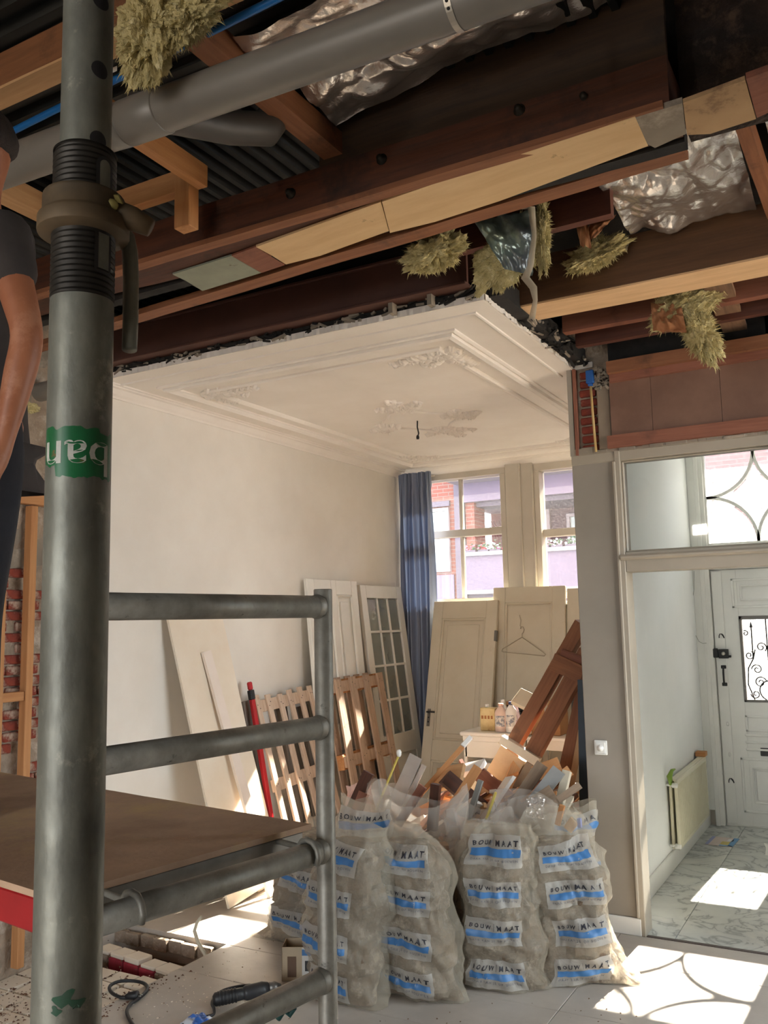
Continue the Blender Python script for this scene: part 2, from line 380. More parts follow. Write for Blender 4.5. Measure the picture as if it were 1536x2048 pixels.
def bars(name, parent, rects, y0, y1, mt, b=.004):
    out = []
    for (x0, x1, z0, z1) in rects:
        out.append(MB().box(x0, x1, y0, y1, z0, z1, b).build(name, mt, parent))
    return out
def window(name, x0, x1, z0, z1, munt, rail):
    w = struct(empty(name, (x0, YW, z0)))
    f = .055
    bars('window_frame', w, [(x0-f, x1+f, z1, z1+.08), (x0-f, x1+f, z0-.055, z0), (x0-f, x0, z0, z1), (x1, x1+f, z0, z1)], YW-.012, YG+.05, M_cream)
    bars('sash_rail', w, [(x0, x1, rail-.036, rail+.036)], YG-.05, YG+.03, M_cream)
    for a in munt: bars('glazing_bar', w, [(a-.017, a+.017, z0, rail-.036), (a-.017, a+.017, rail+.036, z1)], YG-.03, YG+.02, M_cream)
    ed = [x0]+list(munt)+[x1]
    for i in range(len(ed)-1):
        for a, b in ((z0, rail-.036), (rail+.036, z1)):
            MB().box(ed[i], ed[i+1], YG-.003, YG+.003, a, b).build('pane', M_glassw, w)
    return w
w1 = window('window_1', -4.135, -3.14, 2.02, 3.22, [-3.60], 2.672)
w2 = window('window_2', -2.74, -1.75, 2.05, 3.21, [-2.24], 2.612)
t = struct(empty('trim_1', (-2.94, YW, 1.95)))
bars('post_board', t, [(-3.075, -2.93, 1.95, 3.30)], YW-.035, 8.3, M_cream); bars('post_board', t, [(-2.925, -2.80, 1.95, 3.30)], YW-.022, 8.3, M_cream)
bars('post_bead', t, [(-2.935, -2.918, 1.95, 3.30)], YW-.05, YW, M_cream); bars('post_bead', t, [(-2.815, -2.795, 1.95, 3.25)], YW-.04, YW, M_cream)
sl = struct(empty('trim_2', (-3.0, YW, 1.94)))
MB().box(-4.19, -1.70, YW-.10, YW+.02, 1.925, 1.962, .008).build('sill_board', M_white, sl)
MB().box(-4.19, -1.70, YW-.03, YW+.02, 3.295, 3.33, .006).build('head_board', M_cream, sl)

# ---- stucco ceiling of the front room
ce = MB(); ce.box(XL, -1.56, 3.86, YP, HC, HC+.035); ce.box(XL, -1.44, YP, YW+.05, HC, HC+.035)
ceiling = struct(ce.build('ceiling', M_ceil))
def rect_mould(name, x0, x1, y0, y1, prof):
    """mitred frame; prof = (inward offset, drop)"""
    mb = MB(); V_ = []; n = len(prof)
    for (sx, sy, cx, cy) in ((1, 1, x0, y0), (-1, 1, x1, y0), (-1, -1, x1, y1), (1, -1, x0, y1)):
        for o, d in prof: V_.append((cx+sx*o, cy+sy*o, HC-d))
    F = [(i*n+k, i*n+k+1, ((i+1) % 4)*n+k+1, ((i+1) % 4)*n+k) for i in range(4) for k in range(n-1)]
    mb.add(V_, F); return mb.build(name, M_ceil, ceiling)
rect_mould('ceiling_moulding', -3.99, -1.86, 4.165, 7.72, [(0, -.002), (0, .010), (.014, .016), (.022, .010), (.030, .010), (.034, .028), (.058, .034), (.078, .022), (.086, .012), (.094, .012), (.096, -.002)])
rect_mould('ceiling_moulding', -3.79, -2.06, 4.40, 7.50, [(0, -.002), (.002, .010), (.012, .020), (.024, .020), (.034, .010), (.044, .014), (.050, .006), (.052, -.002)])
def run_mould(pts, prof, name):
    """cornice along a polyline in plan; prof = (away from wall, drop); wall lies on the right hand"""
    mb = MB(); n = len(prof); V_ = []
    for (x, y, nx, ny) in pts:
        for o, d in prof: V_.append((x+nx*o, y+ny*o, HC-d))
    F = [(i*n+k, i*n+k+1, (i+1)*n+k+1, (i+1)*n+k) for i in range(len(pts)-1) for k in range(n-1)]
    mb.add(V_, F); return mb.build(name, M_ceil, ceiling)
run_mould([(XL, 3.86, 1, 0), (XL, YW, 1, -1), (-1.44, YW, 0, -1)], [(-.01, .075), (.010, .075), (.016, .062), (.03, .05), (.05, .022), (.07, .018), (.075, .010), (.09, .008), (.095, -.002)], 'cornice')
run_mould([(-1.66, 5.4, -1, 0), (-1.66, 3.99, -1, 1), (XL, 3.99, 0, 1)], [(0, -.002), (.003, .008), (.012, .010), (.022, .005), (.026, -.002)], 'cornice')
# leaf and scroll ornaments in relief
def ornament(cx, cy, arms, seed, scale=1.0):
    mb = MB(); r = random.Random(seed)
    def leaf(x, y, a, l, wd, h):
        n = 6; V_ = []; 
        for i in range(n+1):
            t_ = i/n; ww_ = wd*math.sin(math.pi*min(1, t_*.92+.08))**.8; hh = h*math.sin(math.pi*(t_*.85+.1)); cu = .25*l*t_*t_
            for s_ in (-1, -.5, 0, .5, 1):
                u, v_ = l*t_, ww_*s_+cu*.5
                V_.append((x+u*math.cos(a)-v_*math.sin(a), y+u*math.sin(a)+v_*math.cos(a), HC+.002-hh*(1-abs(s_)**2)*(1.25 if s_ == 0 else 1)))
        mb.add(V_, [(i*5+k, i*5+k+1, (i+1)*5+k+1, (i+1)*5+k) for i in range(n) for k in range(4)], smooth=True)
    def scroll(x, y, a, rad, turns, sgn, th):
        pts = []; n = int(14*turns)
        for i in range(n+1):
            q = i/n; an = a+sgn*q*turns*2*math.pi; rr = rad*(1-.78*q)
            pts.append((x+rr*math.cos(an), y+rr*math.sin(an), HC-.006))
        mb.tube(pts, [th*(1-.5*i/n) for i in range(n+1)], 6)
    for (ax, ay) in arms:
        L_ = math.hypot(ax, ay); a0 = math.atan2(ay, ax); k = int(L_/.028)+3
        for i in range(k):
            q = i/k; px, py = cx+ax*q, cy+ay*q; wsp = .075*scale*(1-.55*q)
            for s_ in (-1, 1):
                leaf(px+r.uniform(-.01, .01), py+r.uniform(-.01, .01), a0+s_*r.uniform(.5, 1.5), wsp*r.uniform(.9, 1.5), .02*scale*r.uniform(.7, 1.2), .024*r.uniform(.7, 1.2))
            if i % 2 == 0: scroll(px, py, a0+r.uniform(0, 6), .032*scale*r.uniform(.8, 1.3), 1.3, r.choice((-1, 1)), .010)
        mb.tube([(cx+ax*q+.02*math.sin(q*7+seed)*-math.sin(a0), cy+ay*q+.02*math.sin(q*7+seed)*math.cos(a0), HC-.008) for q in [j/8 for j in range(9)]], .011, 6)
    for i in range(10):
        a = r.uniform(0, 6.28); leaf(cx+.03*math.cos(a), cy+.03*math.sin(a), a, .06*scale, .022*scale, .026)
    return mb.build('stucco_ornament', M_ceil, ceiling)
ornament(-2.12, 4.52, [(-.34, .05), (.10, .30), (-.16, .16), (.12, -.02)], 1, 1.15)
ornament(-3.80, 4.46, [(.36, .06), (.02, .28), (.20, .16)], 2, 1.15)
ornament(-3.78, 7.42, [(.26, 0), (.0, -.26), (.13, -.10)], 3)
ornament(-2.10, 7.42, [(-.26, 0), (.0, -.26), (-.13, -.10)], 4)
for k, (x, y, dx, dy) in enumerate(((-2.92, 5.62, .02, -.30), (-2.72, 5.98, .24, 0), (-3.28, 6.05, -.20, .05), (-2.98, 6.35, .03, .32))):
    ornament(x, y, [(dx, dy), (dx*.5+dy*.6, dy*.5+dx*.6), (dx*.5-dy*.6, dy*.5-dx*.6)], 10+k)
mb = MB(); mb.tube([(-3.0+.27*math.cos(a)*(1+.12*math.cos(4*a)), 6.0+.34*math.sin(a)*(1+.12*math.cos(4*a)), HC-.004) for a in [i*math.pi/24 for i in range(48)]], .012, 6, closed=True)
mb.build('ceiling_rose', M_ceil, ceiling)
hk = MB(); hk.tube([(-3.02, 6.0, HC), (-3.022, 6.0, HC-.05), (-3.012, 6.002, HC-.10), (-3.02, 6.0, HC-.12)], .006, 6); hk.lathe([(.011, -.145), (.013, -.13), (.009, -.115)], 8, Matrix.Translation((-3.02, 6.0, HC)))
tag(hk.build('lamp_hook', M_iron), 'dark lamp hook and wire hanging from the stucco ceiling rose', 'hook')

# ---- partition with pier, fanlight and door opening to the hall
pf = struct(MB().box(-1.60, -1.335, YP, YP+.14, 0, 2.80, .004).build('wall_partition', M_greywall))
struct(MB().box(-1.58, -1.44, YP+.14, YD-.015, -.02, 3.35).build('wall_hall_left', M_hallwall))
struct(MB().box(-.40, -.26, YP-.02, YD+.06, -.02, 3.40).build('wall_hall_right', M_hallwall))
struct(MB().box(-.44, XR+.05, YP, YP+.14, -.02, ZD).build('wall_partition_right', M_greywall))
struct(MB().box(-1.44, -.38, YP+.16, YD+.3, 3.33, 3.37).build('ceiling_hall', M_hallwall))
struct(MB().box(-1.592, -1.322, YP-.014, YP, 0, .096, .004).build('baseboard_partition', M_white))
struct(MB().box(-1.44, -1.426, YP+.14, YD, 0, .13, .004).build('baseboard_hall', M_white))
df = struct(empty('trim_3', (-.88, YP, 0)))
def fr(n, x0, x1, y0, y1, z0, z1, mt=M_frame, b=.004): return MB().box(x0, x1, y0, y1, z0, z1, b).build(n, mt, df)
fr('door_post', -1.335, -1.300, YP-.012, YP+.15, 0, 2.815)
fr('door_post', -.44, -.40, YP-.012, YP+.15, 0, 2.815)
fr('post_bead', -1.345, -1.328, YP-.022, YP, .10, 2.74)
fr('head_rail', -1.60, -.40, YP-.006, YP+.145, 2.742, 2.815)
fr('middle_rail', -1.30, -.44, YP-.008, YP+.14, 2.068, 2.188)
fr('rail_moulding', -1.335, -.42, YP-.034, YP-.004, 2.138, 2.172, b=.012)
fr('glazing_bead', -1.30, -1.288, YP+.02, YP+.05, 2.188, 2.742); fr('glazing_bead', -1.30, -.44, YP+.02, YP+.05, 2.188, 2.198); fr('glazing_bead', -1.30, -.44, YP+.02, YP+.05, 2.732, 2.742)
fr('pane', -1.30, -.44, YP+.052, YP+.058, 2.188, 2.742, M_glass, 0)
# ragged top edge of broken plaster along the head rail
mb = MB(); rr_ = random.Random(5)
for i in range(26):
    x = -1.58+i*.046; mb.box(x, x+.05+rr_.random()*.03, YP-.012-rr_.random()*.008, YP+.03, 2.80, 2.818+rr_.random()*.03, .004)
mb.build('broken_plaster', M_rawplaster, df)

# ---- front door at the end of the hall
d1 = struct(empty('door_1', (-.87, YD, 0)))
def db(n, x0, x1, y0, y1, z0, z1, mt=M_white, b=.004, par=None): return MB().box(x0, x1, y0, y1, z0, z1, b).build(n, mt, par or d1)
db('jamb', -1.345, -1.302, YD-.05, YD+.1, 0, 3.36); db('jamb', -.445, -.40, YD-.05, YD+.1, 0, 3.36)
db('jamb_bead', -1.375, -1.340, YD-.075, YD-.02, .0, 3.34); db('jamb_bead', -1.44, -1.37, YD-.06, YD+.02, .13, 3.34)
db('rebate', -1.345, -1.27, YD+.052, YD+.11, 0, 2.3); db('rebate', -.475, -.40, YD+.052, YD+.11, 0, 2.3); db('rebate', -1.30, -.44, YD+.052, YD+.11, 2.17, 2.3); db('sill', -1.30, -.44, YD-.01, YD+.11, 0, .009)
db('lintel', -1.302, -.445, YD-.04, YD+.1, 2.205, 2.425); db('lintel', -1.302, -.445, YD-.05, YD+.03, 3.275, 3.36); db('lintel', -1.302, -.445, YD+.03, YD+.07, 3.32, 3.38)
gx0, gx1, gz0, gz1 = -1.085, -.655, 1.05, 1.79
dl = MB()
dl.box(-1.298, gx0, YD, YD+.05, .01, 2.20, .002); dl.box(gx1, -.449, YD, YD+.05, .01, 2.20, .002)
dl.box(gx0, gx1, YD, YD+.05, .01, gz0, .002); dl.box(gx0, gx1, YD, YD+.05, gz1, 2.20, .002)
leaf = dl.build('door_leaf', M_white, d1)
def pmould(x0, x1, z0, z1, wd=.022, out=.014, n='panel_moulding'):
    for a in ((x0, x1, z0, z0+wd), (x0, x1, z1-wd, z1), (x0, x0+wd, z0, z1), (x1-wd, x1, z0, z1)):
        db(n, a[0], a[1], YD-out, YD+.002, a[2], a[3], b=.005, par=leaf)
db('stile_cover', -1.292, -1.205, YD-.012, YD, .02, 2.19, par=leaf, b=.004)
pmould(-1.15, -.59, .12, .58); pmould(-1.06, -.68, .20, .50, .014, .02); db('raised_panel', -1.035, -.705, YD-.016, YD, .225, .475, par=leaf, b=.012)
pmould(-1.09, -.65, .80, .94); pmould(-1.13, -.61, 1.86, 2.12); pmould(-1.06, -.68, 1.92, 2.06, .014, .02)
for z in (.64, .70, .76): db('rib', -1.10, -.64, YD-.016, YD, z, z+.022, par=leaf, b=.006)
db('mail_slot', -.985, -.755, YD-.012, YD, .60, .668, M_iron, par=leaf); 
fi = MB()
for a in ((gx0, gx1, gz0, gz0+.022), (gx0, gx1, gz1-.03, gz1), (gx0, gx0+.022, gz0, gz1), (gx1-.022, gx1, gz0, gz1)): fi.box(a[0], a[1], YD-.01, YD+.04, a[2], a[3], .003)
fi.build('grille_frame', mat('grey grille frame', rgb(120, 116, 112), rough=.5), leaf)
MB().box(gx0, gx1, YD+.03, YD+.034, gz0, gz1).build('pane', glass_mat('milky glass', (.93, .94, .95, 1), dirt=.25), leaf)
gm = MB()
for i in range(1, 40): gm.box(gx0+i*.0108-.0008, gx0+i*.0108+.0008, YD+.043, YD+.0446, gz0, gz1)
for i in range(1, 69): gm.box(gx0, gx1, YD+.043, YD+.0446, gz0+i*.0108-.0008, gz0+i*.0108+.0008)
o = gm.build('insect_mesh', M_iron, leaf); o['kind'] = 'stuff'
gr = MB(); gcx = (gx0+gx1)/2
def gsp(pts, r=.0055): gr.tube([(x, YD+.005, z) for x, z in pts], r, 6)
def spiral(cx, cz, r0, a0, turns, sg): return [(cx+r0*(1-.8*i/26)*math.cos(a0+sg*i/26*turns*6.283), cz+r0*(1-.8*i/26)*math.sin(a0+sg*i/26*turns*6.283)) for i in range(27)]
for s_ in (-1, 1):
    X = lambda u: gcx+s_*u
    gsp([(X(u), z) for u, z in ((.13, 1.07), (.175, 1.20), (.165, 1.34), (.12, 1.42), (.10, 1.50))])
    gsp([(X(.12), gz0+.38), (X(.12), 1.70)]); gr.prism([(X(.12)-.014, 1.69), (X(.12)+.014, 1.69), (X(.12), 1.745)], .006, Matrix(((1, 0, 0, 0), (0, 0, -1, YD+.008), (0, 1, 0, 0), (0, 0, 0, 1))))
    for (u, z, r_, a, tn, sg) in ((.095, 1.33, .045, 0, 1.4, 1), (.075, 1.22, .05, 3, 1.5, -1), (.15, 1.45, .04, 2, 1.4, 1), (.05, 1.52, .045, 4, 1.4, -1), (.17, 1.64, .025, 1, 1.2, 1), (.12, 1.12, .04, 0, 1.3, -1)):
        gsp([(gcx+s_*(x-gcx), zz) for x, zz in spiral(gcx+u, z, r_, a, tn, sg)], .005)
gsp([(gcx+.085*math.cos(a), 1.15+.085*math.sin(a)) for a in [i*.2618 for i in range(25)]]); gsp([(gcx, gz0), (gcx, gz1)])
gr.build('iron_grille', M_iron, leaf)
lk = MB(); lk.box(-1.268, -1.185, YD-.045, YD-.012, 1.425, 1.505, .004); lk.box(-1.315, -1.272, YD-.05, YD-.012, 1.43, 1.512, .004); lk.box(-1.20, -1.165, YD-.04, YD-.02, 1.432, 1.452, .003)
lk = lk.build('rim_lock', M_iron, leaf); MB().lathe([(.016, 0), (.016, .012), (.011, .016)], 16, Matrix.Translation((-1.225, YD-.045, 1.467)) @ Matrix.Rotation(math.pi/2, 4, 'X')).build('lock_cylinder', mat('nickel', rgb(190, 186, 178), rough=.3, metal=1), lk)
ph = MB(); ph.tube([(-1.236, YD-.012, 1.345), (-1.236, YD-.04, 1.34), (-1.236, YD-.05, 1.31), (-1.236, YD-.05, 1.24), (-1.236, YD-.04, 1.205), (-1.236, YD-.012, 1.20)], .008, 8)
ph.box(-1.258, -1.214, YD-.018, YD-.01, 1.335, 1.365, .004); ph.box(-1.258, -1.214, YD-.018, YD-.01, 1.185, 1.215, .004)
ph.build('pull_handle', M_iron, leaf)
for z in (.60, .86): MB().lathe([(.016, 0), (.013, .006), (.004, .007)], 14, Matrix.Translation((-1.235, YD-.012, z)) @ Matrix.Rotation(math.pi/2, 4, 'X') @ Matrix.Diagonal((.7, 1.2, 1, 1))).build('keyhole_cover', M_white, leaf)
for z in (1.62, .38): MB().tube([(-1.235+.022*math.sin(q*5), YD-.016, z+.02*math.cos(q*9)) for q in [i/8 for i in range(9)]], .0035, 6).build('hook', M_iron, leaf)
# fanlight with four curved bars
fx0, fx1, fz0, fz1 = -1.285, -.462, 2.44, 3.265
fcx, fcz, fr_ = (fx0+fx1)/2, (fz0+fz1)/2, (fx1-fx0)/2
fan = struct(empty('window_3', (fcx, YD, fz0)))
for a in ((fx0-.02, fx1+.02, fz0-.02, fz0), (fx0-.02, fx1+.02, fz1, fz1+.02), (fx0-.02, fx0, fz0, fz1), (fx1, fx1+.02, fz0, fz1)):
    MB().box(a[0], a[1], YD-.02, YD+.06, a[2], a[3], .003).build('window_frame', M_white, fan)
for (cx, cz, a0) in ((fx0, fz1, -math.pi/2), (fx1, fz1, math.pi), (fx1, fz0, math.pi/2), (fx0, fz0, 0)):
    mb = MB(); V_ = []; n = 20; hw = .013
    for i in range(n+1):
        a = a0+i/n*math.pi/2
        for rr_ in (fr_-hw, fr_+hw):
            for yy in (YD-.012, YD+.045): V_.append((cx+rr_*math.cos(a), yy, cz+rr_*math.sin(a)*(fz1-fz0)/(fx1-fx0)))
    F = []
    for i in range(n):
        b = i*4; c = b+4
        F += [(b, b+1, c+1, c), (b+2, c+2, c+3, b+3), (b, c, c+2, b+2), (b+1, b+3, c+3, c+1)]
    mb.add(V_, F, smooth=False); mb.build('curved_glazing_bar', M_white, fan)
MB().box(fx0, fx1, YD+.016, YD+.02, fz0, fz1).build('pane', M_glassf, fan)
# ---- unseen walls of the back room, with an assumed rear opening and a side window added for daylight
bw = MB(); bw.box(XL-.25, -3.5, YR-.25, YR, -.3, ZD); bw.box(-.3, XR+.25, YR-.25, YR, -.3, ZD); bw.box(-3.5, -.3, YR-.25, YR, 2.5, ZD); bw.box(-3.5, -.3, YR-.25, YR, -.3, .05)
struct(bw.build('wall_rear', M_rawplaster))
SY0, SY1, SZ0, SZ1 = 3.1, 5.2, .3, 3.15
rw = MB(); rw.box(XR, XR+.25, YR, SY0, -.3, ZD); rw.box(XR, XR+.25, SY1, 8.4, -.3, ZD); rw.box(XR, XR+.25, SY0, SY1, -.3, SZ0); rw.box(XR, XR+.25, SY0, SY1, SZ1, ZD)
sw4 = struct(empty('window_added', (XR, (SY0+SY1)/2, SZ0)))  # unseen side window, added to brighten the left wall
for a in ((SY0, SY1, SZ0, SZ0+.06), (SY0, SY1, SZ1-.06, SZ1), (SY0, SY0+.06, SZ0, SZ1), (SY1-.06, SY1, SZ0, SZ1), (4.12, 4.18, SZ0, SZ1)): MB().box(XR+.08, XR+.15, a[0], a[1], a[2], a[3], .004).build('window_frame', M_white, sw4)
for a in ((SY0+.06, 4.12), (4.18, SY1-.06)): MB().box(XR+.11, XR+.115, a[0], a[1], SZ0+.06, SZ1-.06).build('pane', M_glass, sw4)
struct(rw.build('wall_right', M_rawplaster))
struct(MB().box(-12, 12, -14, YR-.25, -.45, -.31).build('ground_rear', M_mortar)); struct(MB().box(XR+.25, 12, YR-.25, 8.6, -.45, -.31).build('ground_side', M_mortar))

struct(MB().box(XL-.3, XR+.6, 8.30, 8.60, ZD+.2, 12.5).build('wall_sky_block', M_brick))  # unseen upper wall, added to cut sky light on the house opposite
# ================================================================== OPENED CEILING OF THE BACK ROOM
struct(MB().box(XL-.3, XR+.3, YR-.3, 8.7, ZD, ZD+.2).build('ceiling_slab', M_black))
def sheet(name, x0, x1, y0, y1, z, along, pitch, label):
    mb = MB(); n = int(((y1-y0) if along == 'x' else (x1-x0))/pitch); prof = []
    for i in range(n):
        for f, h in ((0, 0), (.35, 0), (.5, .03), (.85, .03)): prof.append(((i+f)*pitch, h))
    V_ = []
    for d, h in prof:
        for e in (0, 1):
            V_.append((x0+(x1-x0)*e, y0+d, z+h) if along == 'x' else (x0+d, y0+(y1-y0)*e, z+h))
    mb.add(V_, [(2*i, 2*i+1, 2*i+3, 2*i+2) for i in range(len(prof)-1)])
    tag(mb.build(name, M_deck), label, 'metal sheet', 'corrugated deck sheets')
sheet('corrugated_sheet', XL, -.5, 2.5, 3.98, 3.80, 'y', .075, 'black corrugated deck sheet above the slat by the stucco ceiling')
sheet('corrugated_sheet', XL, -.5, .2, 2.48, 3.82, 'x', .09, 'black corrugated deck sheet above the grey drain pipe')
def timber(p0, p1, w, t, mt, label, name='timber_beam', seg=14, wob=.006, up=(0, 0, 1)):
    o = plank(name, p0, p1, w, t, mt, up=up, seg=seg, wob=wob); tag(o, label, 'beam', kind='thing'); return o
def px_slab(name, pts, z, t, mt, label=None, cat='board', parent=None, ax='z', group=None):
    """a flat board given by its outline on a level (or upright) plane"""
    P = [at(px, py, ax, z) for px, py in pts]; c = sum(P, Vector())/len(P)
    d = (P[1]-P[0]).normalized()
    n = Vector((0, 0, 1)) if ax == 'z' else Vector((0, 1, 0))
    e = n.cross(d); M = Matrix(((d.x, e.x, n.x, c.x), (d.y, e.y, n.y, c.y), (d.z, e.z, n.z, c.z), (0, 0, 0, 1)))
    Mi = M.inverted(); poly = [(Mi @ p)[:2] for p in P]
    o = MB().prism(poly, t).build(name, mt, parent, M)
    if label: tag(o, label, cat, group, 'thing')
    return o
# the big old beam and what is nailed under it
A = empty('timber_beam', (-2.3, 2.86, 3.40), 'big old brown floor beam with bolts crossing the whole opened ceiling', 'beam', kind='thing')
plank('beam_body', (XL, 2.86, 3.487), (-.452, 2.84, 3.487), .22, .17, M_oldbeam, A, seg=30, wob=.008)
plank('nailing_strip', (XL, 2.775, 3.398), (-.47, 2.735, 3.402), .055, .022, M_orangewood, A, seg=30, wob=.004)
for (px, py) in ((1040, 222), (1170, 198), (765, 320), (583, 388)):
    p = at(px, py, 'y', 2.74)
    MB().lathe([(.022, 0), (.022, .008), (.012, .010), (.012, .028), (.002, .030)], 12, Matrix.Translation(p) @ Matrix.Rotation(math.pi/2, 4, 'X')).build('bolt', M_darksteel, A)
for k, (z0, z1, y) in enumerate(((3.575, 3.72, 2.755), (3.722, 3.93, 2.765))):
    timber((-1.78, y, (z0+z1)/2), (-.455, y, (z0+z1)/2), z1-z0, .03, M_darktimber, ('lower', 'upper')[k]+' dark board of the two standing on top of the big beam', 'dark_board', 16, .003, up=(0, 1, 0))
px_slab('plywood_strip', [(512, 494), (762, 404), (778, 462), (700, 490), (640, 512), (572, 529), (545, 512)], 3.392, .010, M_ply, 'short pale plywood strip with nail holes under the big beam, left of the long one')
px_slab('plywood_board', [(764, 404), (1000, 322), (1270, 234), (1296, 292), (1000, 402), (870, 444), (780, 466)], 3.390, .014, M_ply, 'long pale plywood board nailed under the big old beam', 'board')
px_slab('plaster_patch', [(1268, 236), (1365, 206), (1372, 268), (1310, 296), (1290, 286)], 3.392, .02, M_rawplaster, 'rough plaster patch between two pale boards under the beam end', 'plaster')
px_slab('plywood_board', [(1366, 206), (1490, 160), (1512, 238), (1420, 268), (1374, 270)], 3.392, .014, mat('grubby plywood', rgb(190, 158, 118), rgb(170, 138, 100), rough=.7, scale=3, spots=rgb(140, 110, 80), sscale=5), 'wide pale plywood end piece at the far end of the big beam', 'board')
px_slab('reddish_board_end', [(1492, 158), (1536, 142), (1580, 205), (1514, 236)], 3.394, .02, M_redplank, 'dark reddish board butting the pale plywood end piece', 'board')
px_slab('painted_scrap', [(345, 549), (462, 512), (522, 546), (405, 582), (372, 562)], 3.392, .008, mat('grey-green paint', rgb(150, 156, 138), rgb(136, 142, 126), rough=.6, scale=6, spots=rgb(92, 78, 62), sscale=9, slo=.64, shi=.72), 'grey-green painted panel scrap nailed under the big beam', 'panel')
px_slab('brown_scrap', [(463, 512), (511, 494), (570, 530), (523, 546)], 3.394, .008, M_redplank, 'brown wood scrap between grey-green panel and plywood strip', 'board')
plank('gap_shade_strip', (XL, 3.05, 3.42), (-.45, 2.99, 3.42), .06, .05, M_black, A, seg=20, wob=.003)  # black strip in place of the shaded gap behind the pale boards
sl_ = timber((XL, 3.335, 3.412), (-.465, 3.055, 3.412), .085, .03, M_orangewood, 'thin orange-brown slat running below and behind the big beam', 'thin_batten', 30, .005)
# masonry above the right end of the beam
mb = MB(); mb.grid(lambda u, v: (-.45+1.75*u, 2.93+.03*nz((u*9, v*3, 1), 2.2)+.02*nz((u*9, v*3, 1), 7), 3.45+.5*v), 60, 24); mb.box(-.45, XR, 2.97, 3.10, 3.46, 3.955)
tag(mb.build('masonry_upstand', mat('dark brickwork', rgb(58, 44, 36), rgb(38, 30, 26), rough=.95, scale=8, bump=1, bscale=22, bdist=.03, spots=rgb(84, 66, 54), sscale=7, slo=.56, shi=.68)), 'dark rough masonry above the pale plywood end piece', 'masonry', kind='thing')  # near-black brown mottling over rough relief
# brown steel beam over the cut edge of the stucco ceiling
ib = MB(); ib.box(XL, -1.62, 3.79, 3.81, 3.43, 3.62); ib.box(XL, -1.62, 3.77, 3.90, 3.415, 3.432, .003); ib.box(XL, -1.62, 3.77, 3.90, 3.618, 3.635, .003); ib.box(XL, -1.62, 3.885, 3.90, 3.43, 3.62)
tag(ib.build('steel_joist', M_oxide), 'red-brown primed steel joist above the cut edge of the stucco ceiling', 'beam', kind='thing')
# broken edge of lath, reed and plaster hanging at the cut
eg = empty('ceiling_break', (-2.9, 3.86, 3.36), 'ragged black broken lath and plaster along the cut front edge of the ceiling', 'plaster edge', kind='thing')
MB().box(XL, -1.56, 3.868, 3.92, 3.385, 3.45).build('dark_gap_backing', M_black, eg)  # black box painting in the shade of the gap above the cut
re_ = random.Random(11); sc_ = MB(); sc2 = MB()
for i in range(120):
    x = XL+.02+re_.random()*2.6; l = .02+re_.random()*.09; M = Matrix.Translation((x, 3.862-re_.random()*.012, 3.372+re_.random()*.05)) @ Matrix.Rotation(re_.uniform(-.5, .5), 4, 'Y') @ Matrix.Rotation(re_.uniform(-.5, .5), 4, 'Z')
    (sc_ if re_.random() < .7 else sc2).box(-l/2, l/2, -.006, .006, -.004-re_.random()*.008, .004, .001, M)
sc_.build('lath_fragments', M_black, eg)['kind'] = 'stuff'; sc2.build('plaster_fragments', M_rawplaster, eg)['kind'] = 'stuff'
er = MB(); n = 150; V_ = []
for i in range(n+1):
    x = XL+(-1.56-XL)*i/n; d = .012*nz((x*14, 0, 0), 1)+.006*re_.uniform(-1, 1)
    V_ += [(x, 3.853+d, HC-.001), (x, 3.853+d*.6, HC+.03), (x, 3.87, HC+.036), (x, 3.87, HC-.001)]
er.add(V_, [(i*4+k, i*4+k+1, i*4+k+5, i*4+k+4) for i in range(n) for k in range(3)]); er.build('plaster_lip', M_ceil, eg)
for x in (-2.05, -1.83): MB().box(x-.012, x+.012, 3.80, 3.85, 3.36, 3.47).build('hanger_strip', M_rawplaster, eg)
er = MB(); n = 90; V_ = []
eg2 = empty('ceiling_break', (-1.56, 4.6, 3.36), 'ragged cut side of the ceiling with black scraps and bits of foil', 'plaster edge', kind='thing')
for i in range(n+1):
    y = 3.86+(YP-3.86)*i/n; d = .012*nz((y*14, 3, 0), 1)+.006*re_.uniform(-1, 1)
    V_ += [(-1.556+d, y, HC-.001), (-1.556+d*.5, y, HC+.03), (-1.57, y, HC+.036), (-1.57, y, HC-.001)]
er.add(V_, [(i*4+k, i*4+k+1, i*4+k+5, i*4+k+4) for i in range(n) for k in range(3)]); er.build('plaster_lip', M_ceil, eg2)
sc_ = MB(); sc2 = MB(); sc3 = MB()
for i in range(130):
    y = 4.3+re_.random()*1.0; l = .03+re_.random()*.12; M = Matrix.Translation((-1.55+re_.random()*.09, y, 3.36+re_.random()*.09)) @ Matrix.Rotation(1.57+re_.uniform(-.5, .5), 4, 'Z') @ Matrix.Rotation(re_.uniform(-.6, .6), 4, 'Y')
    q = re_.random(); (sc_ if q < .75 else sc2).box(-l/2, l/2, -.006, .006, -.003-re_.random()*.01, .004, .001, M)
MB().box(-1.57, -1.48, 3.9, YP, 3.375, 3.47).build('dark_gap_backing', M_black, eg2)  # same black gap fill along the cut side
sc_.build('lath_fragments', M_black, eg2)['kind'] = 'stuff'; sc2.build('plaster_fragments', M_rawplaster, eg2)['kind'] = 'stuff'

